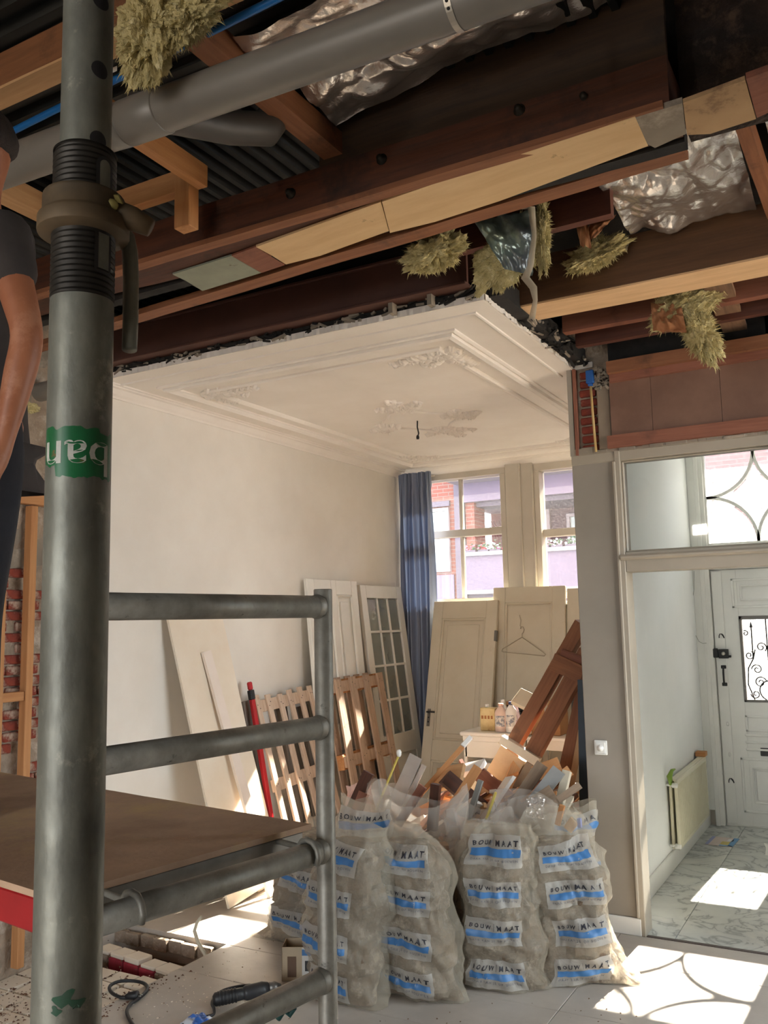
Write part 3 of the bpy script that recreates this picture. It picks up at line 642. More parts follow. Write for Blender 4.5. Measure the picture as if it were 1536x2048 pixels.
# second beam, with a pale underside
B = empty('timber_beam', (-.3, 4.26, 3.38), 'second floor beam with a pale nail-marked underside, meeting the ceiling corner', 'beam', kind='thing')
plank('beam_body', (-1.60, 4.27, 3.51), (XR, 4.24, 3.51), .26, .24, wood('brown joist', rgb(104, 72, 46), rgb(80, 54, 34), dark=rgb(60, 42, 30)), B, seg=20, wob=.006)
plank('underside_board', (-1.63, 4.265, 3.387), (XR, 4.235, 3.387), .235, .012, mat('marked pale board', rgb(226, 190, 148), rgb(210, 172, 130), rough=.7, scale=3, stretch=(1, 8, 8), spots=rgb(98, 72, 50), sscale=14, slo=.68, shi=.72), B, seg=16, wob=.004)
# foil faced insulation
def crumple(name, p00, p10, p11, p01, sag, amp, seed, mt, label, cat, nu=56, nv=44, group=None):
    P = [Vector(p) for p in (p00, p10, p11, p01)]
    nrm = (P[1]-P[0]).cross(P[3]-P[0]).normalized()
    def fn(u, v):
        p = P[0]*(1-u)*(1-v)+P[1]*u*(1-v)+P[2]*u*v+P[3]*(1-u)*v
        d = 0
        for k_, (f_, a_) in enumerate(((2.2, .55), (4.6, .38), (9.5, .16))):
            w1 = nz((u*f_+.4*math.sin(v*4+seed), v*f_*.8, k_), 1, seed+k_*3.1); w2 = nz((v*f_*1.2, u*f_*.7, k_+5), 1, seed+7+k_)
            d += a_*(.55-abs(w1)*1.6+.5*abs(w2))
        d *= amp
        return p+nrm*d-Vector((0, 0, sag*math.sin(math.pi*u)*math.sin(math.pi*min(1, v*1.05))))
    return tag(MB().grid(fn, nu, nv).build(name, mt), label, cat, group)
crumple('insulation_foil', at(1196, 372, 'z', 3.60), (-.33, 3.12, 3.62), (-.34, 4.12, 3.585), at(1262, 478, 'z', 3.575), .02, .07, 1, M_foil, 'bright crumpled silver foil between the big beam and the second beam', 'foil', 80, 70)
crumple('insulation_foil', (-.24, 3.12, 3.64), (.5, 3.12, 3.64), (.5, 4.12, 3.60), (-.22, 4.12, 3.60), .02, .06, 2, M_foil, 'small strip of silver foil at the photo edge beyond the orange joist', 'foil')
crumple('insulation_foil', (-1.66, 2.06, 3.62), (-.5, 1.95, 3.66), (-.46, 2.73, 3.80), (-1.66, 2.68, 3.64), .03, .11, 5, M_foil, 'dark glinting foil sheet between the grey drain pipe and the big beam', 'foil', 90, 60)
crumple('insulation_foil', (-1.60, 1.4, 3.74), (-.8, 1.3, 3.76), (-.7, 1.98, 3.76), (-1.67, 1.98, 3.74), .03, .07, 8, M_foil, 'brownish foil sheet above the blue pipe at the top of the photo', 'foil')
timber((-.30, 3.10, 3.60), (-.275, 4.13, 3.60), .05, .10, M_orangewood, 'short orange joist between two foil sheets at the photo edge', 'floor_joist', 8, .003)
timber((-1.715, 1.20, 3.645), (-1.715, 2.745, 3.645), .085, .09, M_orangewood, 'orange joist passing above the grey pipe beside the foil', 'floor_joist', 10, .003)
timber((-2.23, 1.95, 3.60), (-2.25, 2.60, 3.60), .045, .09, M_pine, 'short pine joist above the drain pipe beside the pine frame', 'floor_joist', 6, .003)
pn = empty('pine_studwork', (-2.45, 2.6, 3.42), 'small pale pine frame with an upright standing on the big beam', 'frame', kind='thing')
plank('upright', (-2.335, 2.60, 3.40), (-2.335, 2.60, 3.70), .06, .08, M_pine, pn, up=(1, 0, 0)); plank('rail', (-2.37, 2.61, 3.615), (-2.95, 2.61, 3.615), .05, .095, M_pine, pn)
timber((-3.02, 1.5, 3.62), (-3.05, 2.74, 3.62), .09, .09, M_pine2, 'pine joist behind the steel prop beside the worker', 'floor_joist', 6, .003)
timber((-3.17, 2.70, 3.2), (-3.17, 2.70, 3.75), .05, .09, M_pine2, 'upright pine stud behind the worker beside the prop', 'wall_stud', 4, .002, up=(1, 0, 0))
lb = empty('timber_beam', (-2.5, 1.84, 3.6), 'brown beam with pale underside above the blue pipe by the prop top', 'beam', kind='thing')
plank('beam_body', (XL, 1.84, 3.67), (-.9, 1.83, 3.67), .085, .12, wood('mid brown timber', rgb(142, 94, 60), rgb(116, 76, 48), dark=rgb(86, 58, 40)), lb, seg=16, wob=.003)
plank('underside_board', (XL, 1.84, 3.605), (-.9, 1.83, 3.605), .083, .010, M_pine2, lb, seg=10, wob=.002)
timber((-2.78, .5, 3.71), (-2.78, 1.80, 3.71), .09, .12, M_pine, 'dark joist behind the planed beam in the top corner of the photo', 'floor_joist', 6, .003)
# pipes
dp = empty('drain_pipe', (-2.2, 1.93, 3.34), 'long grey plastic drain pipe under the ceiling with a socket joint', 'pipe')
def lerp(a, b, t_): return tuple(a[i]+(b[i]-a[i])*t_ for i in range(3))
q0, q1 = (XL, 1.835, 3.395), (.3, 2.0, 3.40)
MB().tube([lerp(q0, q1, i/20) for i in range(21)], .066, 28).build('pipe_run', M_pvc, dp)
fs = (-1.82-XL)/(.3-XL); 
MB().tube([lerp(q0, q1, fs-.034), lerp(q0, q1, fs-.033), lerp(q0, q1, fs-.001), lerp(q0, q1, fs)], [.066, .0705, .0705, .067], 28).build('socket', M_pvc, dp)
MB().tube([lerp(q0, q1, fs-.055), lerp(q0, q1, fs-.035)], [.0662, .070], 28).build('socket_taper', M_pvc, dp)
MB().tube([(-1.98, 1.95, 3.46), (-1.93, 2.1, 3.50), (-1.87, 2.3, 3.545), (-1.80, 2.42, 3.58), (-1.80, 2.5, 3.70)], [.06, .058, .058, .062, .062], 20).build('branch_elbow', mat('dark grey pvc', rgb(74, 70, 66), rgb(62, 58, 55), rough=.5, scale=4), dp)
sp = lerp(q0, q1, (-.84-XL)/(.3-XL))
st = MB(); st.tube([(sp[0], sp[1]+.071*math.cos(a), sp[2]+.071*math.sin(a)) for a in [math.pi*(.5+i/14*1.35) for i in range(15)]], .004, 4)
V_ = []
for i in range(25):
    a = math.pi*(.45+i/24*1.4); V_ += [(sp[0]-.009, sp[1]+.0685*math.cos(a), sp[2]+.0685*math.sin(a)), (sp[0]+.009, sp[1]+.0685*math.cos(a), sp[2]+.0685*math.sin(a))]
s2 = MB(); s2.add(V_, [(2*i, 2*i+1, 2*i+3, 2*i+2) for i in range(24)]); s2.box(sp[0]-.009, sp[0]+.009, sp[1]-.002, sp[1], sp[2]+.06, ZD-.1)
s2 = s2.build('pipe_strap', mat('zinc strap', rgb(190, 184, 172), rough=.4, metal=.6)); tag(s2, 'perforated zinc strap holding the drain pipe', 'strap')
for i in range(7):
    a = math.pi*(.72+i*.085); p = Vector((sp[0], sp[1]+.0692*math.cos(a), sp[2]+.0692*math.sin(a)))
    MB().lathe([(.0045, -.0008), (.0045, .0008)], 8, Matrix.Translation(p) @ Vector((0, math.cos(a), math.sin(a))).to_track_quat('Z', 'X').to_matrix().to_4x4()).build('strap_hole', M_dark, s2)
bp_ = MB(); bp_.tube([(-4.2, 2.06, 3.615), (-3.4, 2.03, 3.62), (-2.64, 2.0, 3.615), (-1.88, 1.962, 3.618), (-1.44, 1.94, 3.62), (-.7, 1.90, 3.62)], .0125, 12)
bp_ = tag(bp_.build('water_pipe', M_blue), 'thin bright blue plastic water pipe under the ceiling', 'pipe')
p = at(232, 150, 'z', 3.607); MB().box(p.x-.018, p.x+.018, p.y-.0135, p.y-.0128, 3.608, 3.626).build('printed_mark', M_white, bp_)

# mineral wool tufts hanging from between the joists
def wool(name, c, ax, seed, label, tufts=260, spike=.035, elong=None, cat='insulation'):
    tufts *= 5; spike *= .72
    c = Vector(c); r = random.Random(seed); mb = MB(); nu, nv = 64, 44; V_ = []
    X, Y, Z = (Vector(a) for a in ax); pts = []
    for j in range(nv+1):
        th = math.pi*j/nv
        for i in range(nu):
            ph = 2*math.pi*i/nu; d = Vector((math.sin(th)*math.cos(ph), math.sin(th)*math.sin(ph), math.cos(th)))
            k = 1+.50*noise.turbulence(d*1.6+Vector((seed, 0, 0)), 4, True)-.25-.45*abs(nz(d, 2.6, seed))+.16*nz(d, 8, seed)+.10*nz(d, 17, seed)
            p = c+(X*d.x+Y*d.y+Z*d.z)*k; V_.append(p); pts.append((p, d))
    F = [(j*nu+i, j*nu+(i+1) % nu, (j+1)*nu+(i+1) % nu, (j+1)*nu+i) for j in range(nv) for i in range(nu)]
    mb.add(V_, F, smooth=False)
    for i in range(tufts):
        p, d = r.choice(pts); l = spike*r.uniform(.4, 1.3); t_ = (X.normalized()*d.x+Y.normalized()*d.y+Z.normalized()*d.z+Vector((r.gauss(0, .35), r.gauss(0, .35), r.gauss(-.35, .35)))).normalized()
        s_ = t_.orthogonal().normalized()*l*r.uniform(.12, .3); s2_ = t_.cross(s_)*.6
        b = p-t_*l*.25
        s_ *= .45; s2_ *= .45
        mb.add([b+s_, b-s_*.6+s2_, b-s_*.6-s2_, b+t_*l], [(0, 1, 3), (1, 2, 3), (2, 0, 3)])
    return tag(mb.build(name, M_wool), label, cat, 'tufts of mineral wool')
p = at(300, 60, 'z', 3.52); wool('insulation_tuft', p, ((.10, 0, .03), (0, .09, 0), (.02, 0, .17)), 3, 'brownish mineral wool clump hanging beside the top of the prop')
p = at(370, 30, 'z', 3.56); wool('insulation_tuft', p, ((.11, .02, .03), (0, .08, 0), (0, .02, .10)), 4, 'smaller wool clump tucked up against the planed beam')
p = at(868, 505, 'y', 3.38); wool('insulation_tuft', p, ((.15, 0, .05), (0, .09, 0), (.05, 0, -.075)), 6, 'yellow wool tuft hanging under the thin slat', 400)
p = at(1000, 500, 'y', 3.5); wool('insulation_tuft', p+V(0, .07, .0), ((.16, 0, .02), (0, .05, 0), (.03, 0, .14)), 9, 'yellow wool lump behind the greenish foil scrap', 380)
p = at(1085, 470, 'y', 3.5); wool('insulation_tuft', p, ((.035, 0, .0), (0, .035, 0), (0, 0, .17)), 12, 'long narrow wool strip beside the hanging plastic strip', 260)
p = at(1190, 510, 'y', 4.05); wool('insulation_tuft', p, ((.16, .0, .04), (0, .06, 0), (.02, 0, -.07)), 14, 'torn wool strip lying against the second beam', 340)
p = at(1370, 610, 'y', 4.62); wool('insulation_tuft', p, ((.19, 0, .08), (0, .08, 0), (.06, 0, -.09)), 15, 'wide wool tuft just below the second beam', 420, .05)
p = at(1400, 665, 'y', 4.62); wool('insulation_tuft', p, ((.085, 0, .0), (0, .07, 0), (.05, 0, -.17)), 16, 'long pale wool tuft hanging down to the double batten', 420, .06)
crumple('foil_scrap', at(945, 440, 'y', 3.46), at(1068, 415, 'y', 3.46), at(1060, 548, 'y', 3.47), at(1005, 535, 'y', 3.47), 0, .05, 21, mat('greenish foil', rgb(176, 196, 178), rgb(140, 150, 158), rough=.3, metal=.55, scale=7, bump=.4, bscale=20, bdist=.02), 'torn greenish foil scrap on the wool below the slat', 'foil', 30, 30)
crumple('kraft_flap', at(1140, 400, 'y', 3.75), at(1168, 405, 'y', 3.75), at(1182, 495, 'y', 3.72), at(1160, 490, 'y', 3.72), 0, .03, 22, M_kraft, 'curled brown paper flap beside the bright foil', 'paper', 12, 20)
crumple('kraft_flap', at(1180, 440, 'y', 3.78), at(1232, 425, 'y', 3.8), at(1190, 470, 'y', 3.76), at(1168, 485, 'y', 3.75), 0, .03, 24, M_kraft, 'small brown paper curl below the corner of the bright foil', 'paper', 14, 14)
crumple('kraft_flap', at(1300, 602, 'y', 4.55), at(1362, 605, 'y', 4.55), at(1372, 662, 'y', 4.52), at(1305, 658, 'y', 4.52), 0, .05, 25, M_kraft, 'crumpled orange paper on the wool under the second beam', 'paper', 20, 20)
crumple('foil_flap', at(1215, 480, 'y', 4.08), at(1262, 468, 'y', 4.1), at(1252, 500, 'y', 4.06), at(1210, 494, 'y', 4.06), 0, .03, 27, M_foil, 'little silver foil flap hanging at the second beam', 'foil', 14, 14)
hs = MB(); hp = [V(at(1062, 415, 'y', 3.42).x+.02, 3.115, 3.40)]+[at(x, y, 'y', 3.42) for x, y in ((1062, 415), (1068, 470), (1060, 530), (1050, 555), (1066, 575), (1070, 600), (1062, 640))]
for i in range(len(hp)-1): pass
V_ = []
for i, p in enumerate(hp):
    w_ = .018 if i not in (2, 6) else .009
    V_ += [p+V(-w_, .01*(i % 2), 0), p+V(0, -.012, 0), p+V(w_, .008*((i+1) % 2), 0)]
hs.add(V_, [(3*i+k, 3*i+k+1, 3*i+k+4, 3*i+k+3) for i in range(len(hp)-1) for k in (0, 1)], smooth=True)
tag(hs.build('plastic_strip', mat('cloudy plastic strip', rgb(190, 180, 160), rgb(170, 158, 138), rough=.35, scale=8, alpha=.8)), 'twisted cloudy plastic strip dangling below the thin slat', 'plastic')
crumple('foil_scrap', (-1.57, 4.35, 3.37), (-1.46, 4.33, 3.40), (-1.47, 4.50, 3.42), (-1.57, 4.50, 3.37), 0, .03, 31, M_foil, 'small foil scrap at the corner where beam meets ceiling', 'foil', 16, 16)
timber((-1.66, 3.63, 3.60), (-.86, 3.61, 3.60), .05, .20, wood('dark red joist', rgb(104, 58, 44), rgb(80, 44, 34)), 'dark red trimmer behind the hanging wool below the slat', 'floor_joist', 8, .003)
# timbers over the hall partition
timber((-1.45, 4.78, 3.47), (XR, 4.72, 3.47), .06, .11, M_redplank, 'reddish joist behind the second beam over the hall', 'floor_joist', 10, .003)
timber((-1.45, 5.02, 3.45), (XR, 4.97, 3.45), .05, .10, wood('deep red joist', rgb(96, 52, 38), rgb(74, 40, 30)), 'deep red joist nearest the hall partition', 'floor_joist', 10, .003)
timber((-1.33, 5.225, 3.305), (XR, 5.215, 3.33), .04, .075, M_orangewood, 'upper orange batten of the double batten over the partition', 'ceiling_batten', 10, .002)
timber((-1.325, 5.265, 3.245), (XR, 5.255, 3.27), .05, .05, M_redplank, 'lower reddish batten of the double batten over the partition', 'ceiling_batten', 10, .002)
timber((-.575, 4.36, 3.455), (-.60, 5.32, 3.44), .13, .03, wood('dirty old board', rgb(150, 118, 92), rgb(112, 86, 68), dark=rgb(70, 54, 44)), 'dirty slanting old board between the second beam and the battens', 'old_board', 8, .003)
timber((-1.36, 5.275, 2.857), (XR, 5.275, 2.857), .05, .075, M_redplank, 'reddish bottom plate under the brown board above the hall door', 'wall_plate', 8, .002)
bo = empty('fibre_board', (-.9, 5.29, 2.89), 'brown fibre board infill above the hall fanlight', 'board', kind='thing')
for k, (a, b) in enumerate(((-1.335, -1.09), (-1.088, -.70), (-.698, -.30), (-.298, XR))): MB().box(a, b, 5.270, 5.284, 2.895, 3.24, .001).build('board', M_brownboard, bo)
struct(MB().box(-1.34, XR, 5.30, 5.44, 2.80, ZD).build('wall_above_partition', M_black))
# stripped masonry above the pier
pm = struct(empty('wall_pier_top', (-1.47, 5.30, 2.8)))
MB().box(-1.60, -1.34, 5.32, 5.44, 2.80, HC+.3).build('mortar_bed', M_mortar, pm)
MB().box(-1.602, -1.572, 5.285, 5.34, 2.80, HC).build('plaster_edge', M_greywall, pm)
plank('lath', (-1.557, 5.295, 2.8), (-1.555, 5.295, HC), .022, .03, M_redplank, pm, up=(0, 1, 0)); 
for row in range(9):
    z = 2.84+row*.058; MB().box(-1.53+R.uniform(-.004, .004), -1.425+R.uniform(-.006, .006), 5.296+R.uniform(-.004, .006), 5.34, z-.022, z+.022, .006).build('brick', M_brick, pm)
MB().box(-1.42, -1.34, 5.285, 5.32, 2.82, 3.22, .006).build('grey_board', mat('grey-brown board', rgb(150, 136, 120), rgb(136, 122, 108), rough=.8, scale=5), pm)
mb = MB(); 
for i in range(40): 
    mb.box(0, R.uniform(.015, .04), -.012, .01, 0, R.uniform(.01, .025), .004, Matrix.Translation((-1.46+R.random()*.11, 5.288, 3.20+R.random()*.12)) @ Matrix.Rotation(R.uniform(-1, 1), 4, 'Y'))
mb.build('mortar_lumps', M_rawplaster, pm)['kind'] = 'stuff'
cb = MB(); p = at(1180, 755, 'y', 5.27); cb.box(p.x-.024, p.x+.024, 5.255, 5.29, p.z-.038, p.z+.045, .004); cb.box(p.x-.014, p.x+.014, 5.26, 5.285, p.z-.055, p.z-.038, .003)
tag(cb.build('junction_box', mat('blue plastic', rgb(28, 92, 170), rough=.45)), 'small blue electric junction box at the top of the pier', 'junction box')
cb = MB(); cb.tube([(p.x, 5.275, p.z-.05), (p.x+.004, 5.275, 3.05), (p.x+.012, 5.278, 2.81)], .008, 8)
tag(cb.build('conduit', mat('yellowed conduit', rgb(196, 166, 110), rough=.5)), 'yellowed electric conduit running down below the blue junction box', 'conduit')
# ================================================================== STEEL PROP, SCAFFOLD, WORKER
def dpt(px, py, d): return CAM+ray(px, py)*d
def text_mesh(body, size, bold=.0):
    cu = bpy.data.curves.new('lettering', 'FONT'); cu.body = body; cu.size = size; cu.offset = bold; cu.resolution_u = 3
    o = bpy.data.objects.new('lettering', cu); COL.objects.link(o)
    dg = bpy.context.evaluated_depsgraph_get(); me = bpy.data.meshes.new_from_object(o.evaluated_get(dg))
    v = [tuple(p.co[:2]) for p in me.vertices]; f = [tuple(p.vertices) for p in me.polygons]
    bpy.data.objects.remove(o); bpy.data.curves.remove(cu); bpy.data.meshes.remove(me)
    return v, f
PX, PY = -.662, .588
pa = Vector((PX, PY, 0))
prop = empty('steel_prop', (PX, PY, 0), 'tall galvanised telescopic steel prop with a threaded collar and green sticker', 'prop')
tocam = (CAM-pa); tocam.z = 0; tocam.normalize(); rgt = Vector((-tocam.y, tocam.x, 0))
if rgt.dot(_RT) < 0: rgt = -rgt
def zpx(py, px=160): return at(px, py, 'y', PY).z
def cyl(phi, r, z): return pa+(tocam*math.cos(phi)+rgt*math.sin(phi))*r+Vector((0, 0, z))
zt, zc0, zc1, zl = zpx(316), zpx(408), zpx(478), zpx(606)
TP = Matrix.Translation(pa)
MB().lathe([(.0300, .0), (.0302, zl-.005), (.0300, zl)], 40, TP, caps=False).build('outer_tube', M_steel, prop)
MB().lathe([(.075, 0), (.075, .008), (.03, .008)], 4, TP, smooth=False).build('base_plate', M_steel, prop)
th = []; z = zl; 
while z < zt: th += [(.0288, z), (.0306, z+.0017), (.0306, z+.0032), (.0288, z+.0048)]; z += .0058
thr = MB().lathe(th, 40, TP, caps=False).build('threaded_sleeve', M_darksteel, prop)
# slot in the threaded sleeve, seen as an upside-down U
def cpatch(name, outline, mt, r_, par):
    cx_ = sum(p[0] for p in outline)/len(outline); cz_ = sum(p[1] for p in outline)/len(outline); n_ = len(outline); V_ = [cyl(cx_, r_, cz_)]; F = []
    for q in (.34, .67, 1.0):
        V_ += [cyl(cx_+(a-cx_)*q, r_, cz_+(b-cz_)*q) for a, b in outline]
    for i in range(n_):
        k_ = (i+1) % n_; F.append((0, 1+i, 1+k_))
        for q in (0, 1): F.append((1+q*n_+i, 1+(q+1)*n_+i, 1+(q+1)*n_+k_, 1+q*n_+k_))
    return MB().add(V_, F, smooth=True).build(name, mt, par)
sl0, sl1 = zpx(556), zpx(336); ph0 = .66
for (hw_, e_, mt_, r_) in ((.0100, .003, M_dark, .0309), (.0062, -.001, M_steel, .0312)):
    for (za, zb, top) in ((zc0+.003, sl1, True), (sl0, zc1-.004, False)):
        ol = [(ph0-hw_/.031, za-e_ if not top else za), (ph0+hw_/.031, za-e_ if not top else za)]
        arc = [(ph0+hw_*math.cos(math.pi*i/8)/.031, zb-.010+(hw_)*math.sin(math.pi*i/8)) for i in range(9)] if top else [(ph0+hw_/.031, zb), (ph0-hw_/.031, zb)]
        ol = (ol[:2]+arc) if top else (ol[:2]+arc)
        cpatch('slot', ol, mt_, r_, thr)
MB().lathe([(.0248, zt-.05), (.0250, 3.36)], 40, TP, caps=False).build('inner_tube', M_steel, prop)
MB().lathe([(.0306, zt-.002), (.0308, zt), (.025, zt+.001)], 40, TP, caps=False).build('sleeve_rim', M_darksteel, prop)
MB().box(PX-.07, PX+.07, PY-.07, PY+.07, 3.36, 3.368, .002).build('head_plate', M_steel, prop)
for py in (12, 147, 285, -125, -265):
    zz = zpx(py, 206); cpatch('pin_hole', [(.50+.0090*math.cos(a)/.025, zz+.0092*math.sin(a)) for a in [2*math.pi*i/20 for i in range(20)]], M_dark, .0253, prop)
col = MB().lathe([(.030, zc0+.004), (.0385, zc0+.0035), (.0393, zc0+.0025), (.0395, zc0), (.0396, zc0-.016), (.0398, zc0-.0165), (.0435, zc0-.020), (.0440, zc0-.021), (.0440, zc1+.003), (.0435, zc1+.002), (.032, zc1), (.031, zc1-.001)], 36, TP).build('collar_nut', M_collar, prop)
cz = (zc0+zc1)/2
lug = MB(); lug.tube([cyl(1.1, .030, cz+.004), cyl(1.25, .050, cz), cyl(1.3, .066, cz-.008)], [.015, .012, .009], 12); lug.build('handle_lug', M_collar, col)
hb = MB(); hx = 1.32
b0 = dpt(222, 445, .935); pts = [dpt(208, 440, .90), dpt(236, 452, .91), dpt(254, 475, .915), dpt(260, 505, .915), dpt(262, 560, .91), dpt(261, 640, .895), dpt(259, 700, .885)]
hb.tube(pts, [.0085, .0085, .0082, .0080, .0080, .0078, .0075], 14); hb.build('bent_handle', M_steel, prop)
bt = dpt(224, 410, .868); Mb = Matrix.Translation(bt) @ (CAM-bt).to_track_quat('Z', 'Y').to_matrix().to_4x4()
bm_ = MB(); bm_.lathe([(.0125, -.014), (.0125, 0), (.011, .003)], 6, Mb, smooth=False); bm_.lathe([(.0062, 0), (.0062, .008), (.005, .010)], 10, Mb); bm_.build('lug_bolt', mat('yellow zinc', rgb(186, 176, 110), rgb(150, 138, 84), rough=.4, metal=.7, scale=20), prop)
# green sticker with upside-down white letters
zs1, zs0 = zpx(864), zpx(962); mb = MB(); nu, nv = 44, 16
def stick(u, v):
    phi = -1.30+2.55*u; x = u*9
    lo = zs0+(.011 if u < .22 else 0)+.0035*nz((x, 1, 0), 1.3)+.002*nz((x, 1, 0), 4); hi = zs1-(.004 if u > .75 else 0)+.002*nz((x, 7, 0), 1.5)-(.006*max(0, nz((x, 4, 2), .9)))
    return cyl(phi, .03035, lo+(hi-lo)*v)
mb.grid(stick, nu, nv)
stk = mb.build('green_sticker', mat('worn green sticker', rgb(24, 108, 62), rgb(18, 92, 52), rough=.35, scale=8, spots=rgb(110, 88, 44), sscale=42, slo=.60, shi=.66), prop)
tv, tf = text_mesh('ban', .050, .0003)
xm = max(p[0] for p in tv)
def wraptext(v): # rotated by half a turn, centred, laid round the tube
    s_ = -(v[0]-xm/2)*1.02; q = -v[1]
    return cyl(s_/.0305-.05, .0306, zpx(915)+.0105+q*.92)
mb = MB(); mb.add([wraptext(v) for v in tv], tf); mb.build('lettering', mat('off-white print', rgb(206, 206, 196), rough=.5, b=rgb(176, 176, 166), scale=60), stk)
for (ph, py, rr_) in ((-.05, 1978, .010), (.28, 1992, .008), (-.3, 2000, .005)):
    cpatch('paint_trace', [(ph+rr_*(.8+.35*math.sin(3*a+py))*math.cos(a)/.030, zpx(py)+rr_*(.7+.3*math.cos(2*a+py))*math.sin(a)) for a in [i*2*math.pi/18 for i in range(18)]], mat('dark green paint', rgb(28, 84, 56), rgb(60, 84, 68), rough=.5, scale=50), .0304, prop)

# ---- ladder frame of the scaffold
sc = empty('scaffold_ladder', (-1.125, 1.39, 0), 'aluminium ladder frame of the scaffold with three rungs in view', 'scaffold')
PR, PL = Vector((-1.083, 1.66, 0)), Vector((-1.183, 1.05, 0))
for p, ztop in ((PR, 1.877), (PL, 1.90)):
    po = MB().lathe([(.0205, .12), (.0207, ztop-.002), (.0195, ztop), (.0172, ztop), (.017, ztop-.05)], 24, Matrix.Translation(p), caps=False).build('post', M_alu, sc)
    MB().lathe([(.03, 0), (.055, .01), (.055, .05), (.02, .09), (.016, .14)], 20, Matrix.Translation(p)).build('foot', M_darksteel, po)
for z in (1.838, 1.576, 1.317, 1.055, .793, .531, .269):
    d = (PR-PL).normalized(); a, b = PL+d*.016, PR-d*.012
    rg = MB().tube([(a.x, a.y, z), (b.x, b.y, z)], .0245, 24).build('rung', M_alu, sc)
    w_ = MB(); c = PR-d*.02; w_.tube([(c.x-d.x*.012, c.y-d.y*.012, z), (c.x, c.y, z), (c.x+d.x*.012, c.y+d.y*.012, z)], [.0248, .0275, .0215], 24, caps=False); w_.build('weld', M_alu, rg)
gp = [dpt(x, y, 1.80) for x, y in ((556, 2038), (565, 2024), (578, 2012), (588, 2018), (580, 2030), (570, 2022), (584, 2006), (596, 1992))]
tag(MB().tube(gp, .006, 8).build('green_wire', mat('green wire', rgb(38, 78, 76), rough=.5)), 'knotted dark green wire tied to the lowest visible rung', 'wire')

# ---- platform
ZP = 1.352
pA, pB = Vector((-1.200, 1.722, ZP)), Vector((-1.258, 1.085, ZP)); pd = Vector((-.977, .214, 0)).normalized()*2.05
plat = empty('scaffold_platform', (-2.2, 1.6, ZP), 'dirty plywood scaffold platform with metal edge and red painted side', 'platform')
Lx = (pA-pB); ex = Lx.normalized(); ey = pd.normalized(); 
Mp = Matrix(((ex.x, ey.x, 0, pB.x), (ex.y, ey.y, 0, pB.y), (0, 0, 1, ZP), (0, 0, 0, 1))); wl_ = Lx.length
M_platform = mat('dirty plywood deck', rgb(212, 176, 146), rgb(178, 146, 120), rough=.75, scale=2.6, lo=.35, hi=.62, spots=rgb(212, 182, 134), sscale=1.7, slo=.50, shi=.62, bump=.15, bscale=60)
dk = MB(); n = 30
V_ = []
for j in range(n+1):
    t_ = 2.05*j/n
    for (xx, zz) in ((0, 0), (wl_+.006*nz((t_*9, 2, 2), 1), 0), (wl_+.006*nz((t_*9, 2, 2), 1), -.012), (0, -.012)): V_.append((xx, t_, zz))
dk.add(V_, [(j*4+k, j*4+(k+1) % 4, (j+1)*4+(k+1) % 4, (j+1)*4+k) for j in range(n) for k in range(4)]+[(0, 1, 2, 3), (n*4+3, n*4+2, n*4+1, n*4)])
dk.build('deck', M_platform, plat, Mp)
MB().box(.0, wl_-.02, .006, .03, -.085, -.013, .003).build('end_rail', mat('grey edge metal', rgb(150, 146, 138), rgb(126, 122, 114), rough=.5, metal=.2, scale=10), plat, Mp)
MB().box(.004, .03, .035, 2.05, -.075, -.014, .004).build('side_rail', mat('red paint', rgb(176, 34, 38), rgb(156, 28, 32), rough=.45, scale=7), plat, Mp)
MB().box(wl_-.035, wl_-.01, .035, 2.05, -.075, -.014, .004).build('side_rail', M_alu, plat, Mp)
MB().box(0, wl_, 2.02, 2.05, -.085, -.013, .003).build('end_rail', M_alu, plat, Mp)
for q in (.10, wl_-.10):
    a = pB+ex*q; 
    # hook reaching over the rung
    rp = PL+(PR-PL)*((a-PL).dot(PR-PL)/(PR-PL).length_squared)
    mb = MB(); nv_ = (Vector((rp.x, rp.y, 0))-Vector((a.x, a.y, 0))).normalized()
    hp_ = [Vector((a.x, a.y, 1.335))]+[Vector((rp.x, rp.y, 1.317))+nv_*.031*math.cos(t_)+Vector((0, 0, .031*math.sin(t_))) for t_ in [math.pi*(.85-i*.17) for i in range(7)]]
    mb.tube(hp_, .0065, 8); mb.build('hook', M_alu, plat)

# ---- worker on the platform: only an arm, a sleeve and some hair reach into the picture
M_skin = mat('tanned skin', rgb(178, 116, 84), rgb(164, 102, 72), rough=.5, scale=9, spots=rgb(188, 130, 100), sscale=4)
M_shirt = mat('dark grey cotton', rgb(66, 60, 58), rgb(54, 49, 48), rough=.9, scale=5, bump=.2, bscale=30)
M_trous = mat('dark navy work trousers', rgb(38, 40, 48), rgb(30, 31, 38), rough=.9, scale=6, bump=.2, bscale=40)
M_hair = mat('dark brown hair', rgb(46, 34, 28), rgb(32, 24, 20), rough=.7, scale=18, stretch=(6, 6, 1), bump=.6, bscale=60)
J = dict(pel=dpt(-52, 878, 2.36), waist=dpt(-52, 770, 2.37), chest=dpt(-48, 590, 2.40), up=dpt(-42, 480, 2.42), neck=dpt(-36, 425, 2.42), nk2=dpt(-40, 395, 2.42),
         hd0=dpt(-44, 350, 2.42), hd1=dpt(-40, 300, 2.43), hd2=dpt(-36, 272, 2.44),
         ls=dpt(4, 470, 2.30), le=dpt(58, 672, 2.20), lw=dpt(8, 880, 2.16), lh=dpt(-6, 925, 2.15),
         rs=dpt(-92, 475, 2.56), re=dpt(-108, 660, 2.60), rw=dpt(-210, 700, 2.52), rh=dpt(-240, 700, 2.50))
